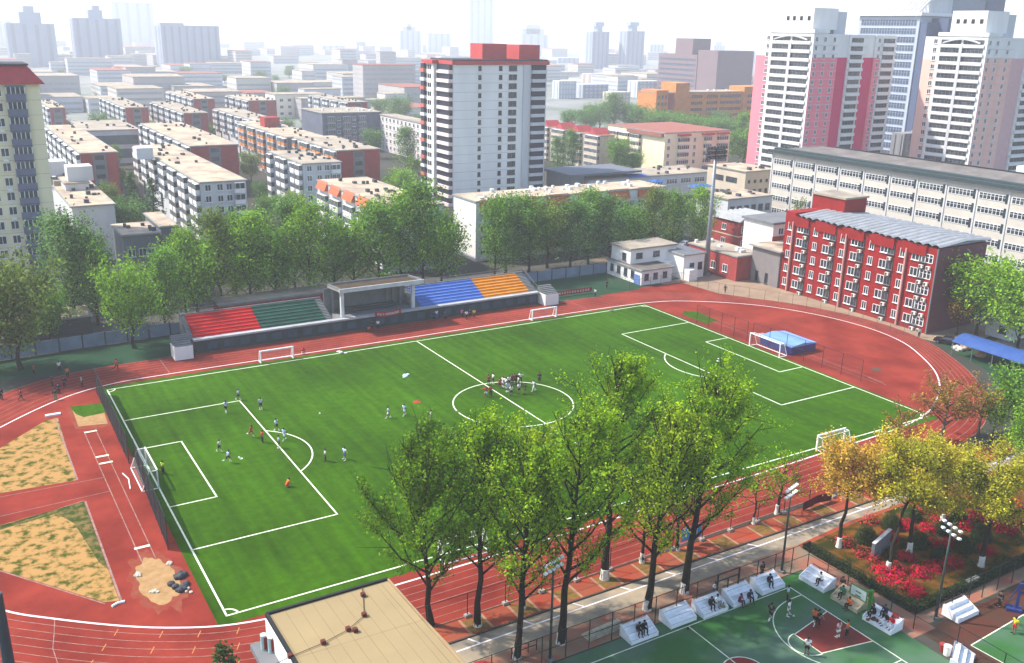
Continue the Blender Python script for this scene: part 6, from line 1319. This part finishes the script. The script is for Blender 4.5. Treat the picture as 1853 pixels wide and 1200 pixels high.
POSE = {  # pelvis height, lean forward, hips->knees->ankles (forward, out, z), shoulders->elbows->wrists (forward, out, z)
 'stand': dict(pz=.95, lean=.02, L=[((.02, .10, .50), (0, .11, .08)), ((.0, .10, .50), (-.02, .12, .08))], A=[((-.03, .24, 1.13), (.05, .25, .88)), ((-.03, .24, 1.13), (.04, .25, .88))]),
 'walk': dict(pz=.94, lean=.06, L=[((.17, .09, .51), (.20, .09, .09)), ((-.02, .09, .50), (-.32, .09, .14))], A=[((-.18, .23, 1.15), (-.10, .24, .93)), ((.08, .23, 1.14), (.27, .20, .98))]),
 'run': dict(pz=.93, lean=.16, L=[((.36, .09, .62), (.24, .09, .22)), ((-.12, .09, .52), (-.50, .09, .42))], A=[((-.20, .24, 1.17), (-.02, .24, .98)), ((.18, .24, 1.17), (.38, .14, 1.25))]),
 'arms': dict(pz=.94, lean=.02, L=[((.06, .15, .50), (.04, .22, .08)), ((.0, .15, .50), (-.04, .22, .08))], A=[((.02, .44, 1.30), (.10, .66, 1.24)), ((.02, .40, 1.22), (.12, .58, 1.08))]),
 'sit': dict(pz=.52, lean=.10, L=[((.42, .11, .54), (.44, .12, .10)), ((.40, .13, .54), (.36, .14, .10))], A=[((.08, .25, .72), (.30, .18, .62)), ((.06, .25, .72), (.28, .16, .62))]),
 'crouch': dict(pz=.36, lean=.30, L=[((.34, .16, .50), (.10, .16, .09)), ((.34, .18, .46), (.08, .18, .09))], A=[((.34, .24, .56), (.50, .16, .36)), ((.34, .24, .56), (.48, .14, .38))])}
PROTO = {}
def proto(pose):
    if pose in PROTO: return PROTO[pose]
    p = POSE[pose]; pz, ln = p['pz'], p['lean']; f = lambda t: ln*t
    pel = (0, 0, pz); wst = (f(.4), 0, pz+.18); ch = (f(.9), 0, pz+.40); nk = (f(1.1), 0, pz+.545); hb = (f(1.1)+.015, 0, pz+.61); ht = (f(1.15)+.025, 0, pz+.745)
    V = [pel, wst, ch, nk, hb, ht]; E = [(0, 1), (1, 2), (2, 3), (3, 4), (4, 5)]; R = [(.14, .105), (.125, .095), (.15, .105), .052, .085, .082]
    hands = []; ends = {}
    for i, s in ((0, 1), (1, -1)):
        (k, a) = p['L'][i]; o = len(V); hip = (0, s*.095, pz-.06); toe = (a[0]+.17, s*a[1]*1.05, max(.035, a[2]-.05))
        V += [hip, (k[0], s*k[1], k[2]), (a[0], s*a[1], a[2]), toe]; E += [(0, o), (o, o+1), (o+1, o+2), (o+2, o+3)]; R += [.088, .058, .042, .036]
        (e, w) = p['A'][i]; o2 = len(V); sh = (f(.95), s*.185, pz+.46); d = np.array([w[0]-e[0], s*(w[1]-e[1]), w[2]-e[2]]); d /= np.linalg.norm(d); wr = np.array([w[0], s*w[1], w[2]])
        V += [sh, (e[0], s*e[1], e[2]), tuple(wr), tuple(wr+d*.07)]; E += [(2, o2), (o2, o2+1), (o2+1, o2+2), (o2+2, o2+3)]; R += [.062, .042, .030, (.036, .022)]
        side = np.array([1., 0, 0])-d*d[0]; side /= np.linalg.norm(side)+1e-9; inn = np.cross(d, side)*(-s)
        for q, ll in ((-.028, .062), (-.009, .075), (.010, .070), (.028, .055)):
            b0 = wr+d*.075+side*q; hands.append(skin([tuple(b0), tuple(b0+d*ll*.55), tuple(b0+d*ll+inn*.02)], [(0, 1), (1, 2)], [.009, .009, .007], 0))
        b0 = wr+d*.035+side*.034; hands.append(skin([tuple(b0), tuple(b0+d*.03+side*.025), tuple(b0+d*.06+side*.03+inn*.01)], [(0, 1), (1, 2)], [.011, .010, .008], 0))
        ends[i] = (o, o2)
    body = skin(V, E, R, 1); fx = ht[0]; z0 = pz+.675
    face = MB(); face.add([(fx+.075, -.016, z0-.03), (fx+.075, .016, z0-.03), (fx+.105, 0, z0-.025), (fx+.082, 0, z0+.025)], [(0, 2, 1), (0, 3, 2), (1, 2, 3)])
    for s in (-1, 1): face.ball((fx-.01, s*.083, z0-.005), .022, 6, 4, 0, .034)
    body = joinm('body', [body, *hands, face.mesh('f', [])])
    fm = MB()
    for s in (-1, 1): fm.ball((fx+.074, s*.032, z0+.012), .012, 6, 4)
    fm.box(fx+.072, -.025, z0-.062, fx+.08, .025, z0-.052)
    eyes = fm.mesh('eyes', mat('eye dark', (.03, .02, .02), .4)); up = [V[i] for i in range(4)]
    def shirt(sl):
        v = [tuple(np.array(pel)+[0, 0, -.03]), wst, ch, (nk[0], 0, nk[2]-.03)]; e = [(0, 1), (1, 2), (2, 3)]; r = [(.165, .128), (.152, .118), (.172, .125), .075]
        for i in (0, 1):
            o2 = ends[i][1]; a, b, c = np.array(V[o2]), np.array(V[o2+1]), np.array(V[o2+2]); k = len(v)
            if sl: v += [tuple(a), tuple(b), tuple(b+(c-b)*.9)]; e += [(2, k), (k, k+1), (k+1, k+2)]; r += [.078, .058, .044]
            else: v += [tuple(a), tuple(a+(b-a)*.75)]; e += [(2, k), (k, k+1)]; r += [.08, .066]
        m = skin(v, e, r, 1); m.name = 'shirt'; return m
    def trous(lg):
        v = [tuple(np.array(pel)+[0, 0, .06]), tuple(np.array(pel)+[0, 0, -.02])]; e = [(0, 1)]; r = [(.155, .122), (.16, .125)]
        for i in (0, 1):
            o = ends[i][0]; a, b, c = (np.array(V[o+j]) for j in range(3)); k = len(v)
            if lg: v += [tuple(a), tuple(b), tuple(b+(c-b)*.92)]; e += [(1, k), (k, k+1), (k+1, k+2)]; r += [.108, .076, .064]
            else: v += [tuple(a), tuple(a+(b-a)*.85)]; e += [(1, k), (k, k+1)]; r += [.112, .092]
        m = skin(v, e, r, 1); m.name = 'trousers'; return m
    def socks():
        ms = []
        for i in (0, 1):
            o = ends[i][0]; b, c, d_ = (np.array(V[o+j]) for j in (1, 2, 3)); ms.append(skin([tuple(b+(c-b)*.35), tuple(c)], [(0, 1)], [.060, .050], 1))
        return joinm('socks', ms)
    def shoes():
        ms = []
        for i in (0, 1):
            o = ends[i][0]; c, d_ = np.array(V[o+2]), np.array(V[o+3]); ms.append(skin([tuple(c+[-.05, 0, -.03]), tuple((c+d_)/2+[0, 0, -.012]), tuple(d_+[.04, 0, 0])], [(0, 1), (1, 2)], [.052, .05, .042], 1))
        return joinm('shoes', ms)
    hm = MB(); hm.ball((fx-.022, 0, pz+.728), .104, 12, 7, 0, .095); hm.ball((fx-.055, 0, pz+.67), .075, 9, 6, 0, .08)
    PROTO[pose] = dict(body=body, eyes=eyes, s0=shirt(0), s1=shirt(1), t0=trous(0), t1=trous(1), socks=socks(), shoes=shoes(), hair=hm.mesh('hair', [], True)); 
    for m in PROTO[pose].values():
        if not len(m.materials): m.materials.append(None)
    return PROTO[pose]
CLO = {'w': (.80, .80, .80), 'lb': (.52, .66, .82), 'pb': (.62, .68, .85), 'r': (.55, .018, .022), 'dr': (.22, .015, .025), 'k': (.018, .02, .024), 'nv': (.02, .03, .08), 'g': (.28, .29, .31), 'or': (.72, .16, .03), 'yg': (.52, .72, .03), 'y': (.75, .52, .04), 'mg': (.55, .10, .30), 'bl': (.06, .13, .42), 'pk': (.75, .45, .45), 'gn': (.05, .2, .09)}
def cloth_m(c): return mat('cloth '+c, CLO[c], .85, var=.06, scale=6, keep=True)
M_skin = mat('skin', (.42, .24, .16), .6, var=.05); M_hair = mat('black hair', (.014, .012, .012), .5)
def person(label, x, y, az, pose, top, bot, group=None, long=0, trous=0, sock=None, z=0., h=1.):
    P = proto(pose); t = thing('person', label, 'person', (x, y, z), az, group); s = h*random.uniform(1.0, 1.06); t.scale = (s*1.2, s*1.2, s*1.03)
    def part(nm, me, m):
        o = link(nm, me, t); o.material_slots[0].link = 'OBJECT'; o.material_slots[0].material = m
    part('body', P['body'], M_skin); link('eyes', P['eyes'], t); part('hair', P['hair'], M_hair); part('shirt' if not long else 'jacket', P['s%d' % long], cloth_m(top)); part('trousers' if trous else 'shorts', P['t%d' % trous], cloth_m(bot))
    if sock: part('socks', P['socks'], cloth_m(sock))
    part('shoes', P['shoes'], cloth_m('k' if sock != 'w' else 'w')); return t
PEOPLE = [  # u, v of the feet, heading in degrees, pose, top, bottom, long sleeves, trousers, socks, label
 (295, 858, 20, 'stand', 'yg', 'k', 0, 1, None, 'goalkeeper in yellow green top standing in the left goal area'),
 (431, 724, -40, 'walk', 'lb', 'nv', 0, 0, 'w', 'player in light blue at the corner of the left penalty area'),
 (409, 747, 60, 'walk', 'lb', 'k', 0, 0, 'w', 'player in pale blue on the far edge line of the left penalty area'),
 (472, 741, -90, 'stand', 'lb', 'k', 0, 0, 'w', 'player in light blue right of the penalty area corner'),
 (454, 791, -60, 'run', 'r', 'r', 0, 0, 'w', 'player all in red with white socks, inside the left penalty area'),
 (475, 801, 10, 'stand', 'r', 'k', 0, 1, None, 'person in red top and dark trousers on the penalty area line'),
 (397, 818, -50, 'walk', 'w', 'k', 0, 0, 'w', 'player in white and black walking inside the left penalty area'),
 (412, 838, -20, 'run', 'lb', 'k', 0, 0, 'w', 'player in pale blue chasing the ball near the goal area'),
 (501, 780, 120, 'walk', 'lb', 'k', 0, 0, 'w', 'player in light blue at the top of the left penalty arc'),
 (515, 797, 200, 'walk', 'lb', 'lb', 0, 0, 'w', 'player in light blue shirt and shorts inside the left penalty arc'),
 (505, 811, 170, 'stand', 'lb', 'k', 0, 0, 'w', 'player in light blue and black standing where arc meets penalty line'),
 (589, 835, 170, 'stand', 'w', 'k', 0, 1, None, 'player in white shirt and black trousers right of the penalty arc'),
 (624, 832, 190, 'arms', 'lb', 'bl', 0, 0, 'w', 'player in light blue with arms spread, right of the penalty arc'),
 (703, 757, 160, 'walk', 'lb', 'w', 0, 0, 'w', 'player in pale blue and white, leftmost of three in midfield'),
 (732, 752, 200, 'walk', 'lb', 'lb', 0, 0, 'w', 'player in pale blue, middle one of three in midfield'),
 (780, 764, 150, 'stand', 'w', 'g', 0, 0, None, 'player in white shirt, rightmost of three in midfield'),
 (518, 882, 0, 'crouch', 'or', 'r', 1, 0, None, 'person in orange red crouching right of the penalty area'),
 (879, 719, 60, 'arms', 'r', 'w', 0, 0, 'r', 'player in red shirt and white shorts left of the halfway line'),
 (888, 718, 70, 'stand', 'r', 'k', 0, 1, None, 'player in red top and dark trousers on the halfway line'),
 (884, 698, 40, 'stand', 'dr', 'k', 0, 0, None, 'player in dark red behind the two red ones at the circle'),
 (892, 695, -10, 'stand', 'w', 'nv', 0, 0, 'w', 'player in white and navy left of the huddle'),
 (904, 703, 30, 'stand', 'dr', 'dr', 0, 0, None, 'player in dark red at the left edge of the huddle'),
 (910, 701, 10, 'stand', 'w', 'w', 0, 0, 'w', 'player in white second from left in the huddle'),
 (915, 703, 0, 'stand', 'w', 'k', 0, 0, 'w', 'player in white and black third from left in the huddle'),
 (918, 710, 80, 'stand', 'pb', 'pb', 0, 0, 'w', 'player in pale violet blue in front of the huddle'),
 (921, 699, -90, 'stand', 'w', 'k', 0, 0, 'w', 'player in white in the middle of the huddle'),
 (926, 696, -90, 'stand', 'dr', 'k', 0, 1, None, 'player in dark red at the back of the huddle, left'),
 (931, 695, -100, 'stand', 'r', 'k', 0, 1, None, 'player in bright red at the back of the huddle, right'),
 (936, 695, -120, 'stand', 'k', 'k', 1, 1, None, 'person in black at the back of the huddle'),
 (942, 693, -140, 'arms', 'w', 'k', 0, 1, None, 'player in white with an arm out at the right of the huddle'),
 (938, 700, 160, 'stand', 'w', 'k', 0, 0, 'w', 'player in white and black at the right inside of the huddle'),
 (925, 717, 90, 'stand', 'w', 'nv', 0, 0, 'k', 'player in white and navy nearest the camera of the huddle'),
 (939, 713, 100, 'stand', 'w', 'k', 0, 0, None, 'player in white and black front right of the huddle'),
 (950, 713, 150, 'stand', 'k', 'k', 0, 0, None, 'player in black right of the huddle front'),
 (966, 708, 170, 'walk', 'w', 'w', 0, 1, 'w', 'player all in white walking right of the huddle'),
 (976, 692, -150, 'stand', 'k', 'k', 1, 1, None, 'tall person in black standing at the edge of the centre circle'),
 (38, 724, 10, 'walk', 'dr', 'k', 1, 1, None, 'person in dark red walking on the track at the left edge'),
 (3, 723, 60, 'stand', 'k', 'k', 1, 1, None, 'person in black cut by the left edge on the track'),
 (62, 678, 0, 'stand', 'r', 'k', 0, 1, None, 'person in red on the green strip at left'),
 (108, 673, -60, 'stand', 'w', 'k', 0, 1, None, 'person in white on the green strip at left'),
 (95, 699, -10, 'stand', 'nv', 'k', 1, 1, None, 'person in navy, leftmost of the group on the left track'),
 (117, 702, -120, 'stand', 'k', 'k', 1, 1, None, 'person in black in the middle of the group on the left track'),
 (123, 684, -90, 'stand', 'or', 'k', 0, 1, None, 'person in orange at the back of the group on the left track'),
 (101, 724, 80, 'stand', 'k', 'gn', 1, 1, None, 'person in black and dark green nearest of the left track group'),
 (107, 713, 60, 'stand', 'nv', 'k', 1, 1, None, 'person in navy just behind the nearest of the left track group'),
 (149, 700, 170, 'stand', 'g', 'k', 1, 1, None, 'person in grey right of the group on the left track'),
 (210, 670, 20, 'run', 'r', 'k', 0, 1, None, 'runner in red at the edge of track and green strip'),
 (548, 640, -90, 'crouch', 'r', 'w', 0, 0, 'w', 'person in red crouching right of the left small far goal'),
 (666, 600, -80, 'crouch', 'or', 'k', 0, 1, None, 'person in orange crouching before the grandstand'),
 (673, 597, -90, 'stand', 'k', 'k', 1, 1, None, 'person in black next to the orange one before the grandstand'),
 (684, 596, -100, 'stand', 'w', 'k', 0, 1, None, 'person in white right of the orange one before the grandstand'),
 (785, 580, -80, 'stand', 'k', 'k', 1, 1, None, 'person in black under the blue seats, left of the white one'),
 (790, 577, -90, 'stand', 'w', 'bl', 0, 1, None, 'person in white and blue under the blue seats'),
 (806, 579, -100, 'stand', 'nv', 'k', 1, 1, None, 'person in navy under the blue seats'),
 (836, 575, -70, 'stand', 'mg', 'k', 0, 1, None, 'person in magenta under the orange seats'),
 (844, 578, -90, 'stand', 'w', 'k', 0, 1, None, 'person in white between magenta and yellow under the orange seats'),
 (850, 575, -90, 'stand', 'nv', 'k', 1, 1, None, 'person in navy between white and yellow under the orange seats'),
 (858, 576, -100, 'stand', 'y', 'k', 0, 1, None, 'person in yellow under the orange seats'),
 (1077, 537, 180, 'stand', 'w', 'k', 0, 1, None, 'person in white top at the right end of the long red banner'),
 (1098, 522, 190, 'stand', 'k', 'k', 1, 1, None, 'person in black on the green court before the white hut'),
 (1312, 530, 200, 'walk', 'k', 'k', 1, 1, None, 'person in black walking on the sandy yard by the mast'),
 (1663, 610, 180, 'stand', 'g', 'k', 1, 1, None, 'person in grey by the wire fence below the red dormitory'),
 (1424, 1088, -40, 'stand', 'lb', 'k', 0, 1, None, 'player in pale blue at the top of the basketball court'),
 (1426, 1114, -60, 'arms', 'w', 'w', 0, 0, 'w', 'player in white with a ball at the three point line'),
 (1393, 1122, 10, 'walk', 'k', 'k', 0, 0, 'w', 'player in black outside the three point line'),
 (1473, 1130, 200, 'walk', 'or', 'k', 0, 0, 'w', 'player in orange behind the black one on the key line'),
 (1480, 1132, 170, 'arms', 'k', 'k', 0, 1, None, 'player in black with spread arms on the red key'),
 (1516, 1154, 90, 'stand', 'pk', 'w', 0, 0, 'w', 'player in pale pink and white on the red key'),
 (1532, 1152, 120, 'arms', 'or', 'k', 0, 1, None, 'player in orange and black on the red key'),
 (1459, 1185, 40, 'stand', 'w', 'k', 0, 0, None, 'player in white at the free throw circle'),
 (1378, 1044, -90, 'stand', 'k', 'k', 1, 1, None, 'person in black standing behind the bench at the middle floodlight'),
 (1292, 1082, -80, 'stand', 'w', 'g', 0, 1, None, 'person in white standing behind the bench by the gate'),
 (1523, 1071, 180, 'stand', 'k', 'k', 1, 1, None, 'person in black standing behind the cream bench'),
 (1808, 1098, 160, 'stand', 'k', 'k', 1, 1, None, 'person in black standing on the dark red court at right'),
 (1834, 1146, 170, 'stand', 'y', 'r', 0, 0, None, 'person in yellow top and red shorts at the right edge'),
]
for u, v, az, pose, top, bot, lg, tr, sk_, lb in PEOPLE:
    x, y = G(u, v); person(lb, x, y, rad(az), pose, top, bot, None, lg, tr, sk_, .02)
# seated on the tiered benches: bench centre px, along, tier
SIT = [(1156, 1150, 0, -.25, 1, 'k', 'k', 'person in black seated on the bench nearest the boards, left one'), (1156, 1150, 0, .35, 1, 'k', 'k', 'person in black seated on the bench nearest the boards, right one'),
       (1284, 1104, 0, -.1, 1, 'k', 'k', 'person in black seated on the bench left of the gate'), (1284, 1104, 0, .6, 1, 'w', 'g', 'person in white seated on the bench left of the gate'),
       (1337, 1084, 0, -.7, 0, 'dr', 'nv', 'person in dark red seated on the bench right of the gate'), (1337, 1084, 0, .6, 0, 'nv', 'k', 'person in navy seated on the bench right of the gate'),
       (1388, 1063, 0, .0, 1, 'nv', 'k', 'person in navy seated on the bench at the middle floodlight'),
       (1478, 1056, 1, .6, 1, 'w', 'k', 'person in white and black seated on the bench by the garden fence'),
       (1596, 1130, 1, -.9, 1, 'k', 'k', 'person in black seated at the far end of the crowded bench'), (1596, 1130, 1, -.1, 2, 'nv', 'k', 'person in navy on the top tier of the crowded bench'), (1596, 1130, 1, .5, 1, 'k', 'w', 'person in black top seated mid crowded bench'), (1596, 1130, 1, 1.1, 1, 'r', 'w', 'person in red seated at the near end of the crowded bench'),
       (1537, 1092, 1, -.7, 1, 'gn', 'k', 'person in dark green seated on the cream bench'), (1537, 1092, 1, .6, 0, 'or', 'k', 'person in orange seated on the cream bench')]
for u, v, side, a, tier, top, bot, lb in SIT:
    x, y = G(u, v); rz = -math.pi/2+.05 if side else 0.
    lx, ly = a, -.75+.6*tier; wx, wy = x+lx*math.cos(rz)-ly*math.sin(rz), y+lx*math.sin(rz)+ly*math.cos(rz)
    person(lb, wx, wy, rz-math.pi/2+random.uniform(-.3, .3), 'sit', top, bot, None, 1, 1, None, .02+.36*tier-.02)
for i, (u, v, a, tier, c) in enumerate(((1596, 1130, .9, 2, (.5, .03, .03)), (1596, 1130, -.6, 0, (.25, .1, .05)), (1284, 1104, 1.1, 0, (.45, .4, .2)), (1537, 1092, 0, 2, (.1, .3, .3)))):
    x, y = G(u, v); rz = -math.pi/2+.05 if u != 1284 else 0; ly = -.6+.6*tier
    heap(['red sports bag on the top tier of the crowded bench', 'brown sports bag on the low tier of the crowded bench', 'olive bag on the bench left of the gate', 'teal bag on the top tier of the cream bench'][i], x+a*math.cos(rz)-ly*math.sin(rz), y+a*math.sin(rz)+ly*math.cos(rz), .5, mat('bag cloth %d' % i, c, .8), 'bag', 'bag', 300+i).location.z = .43+.36*tier
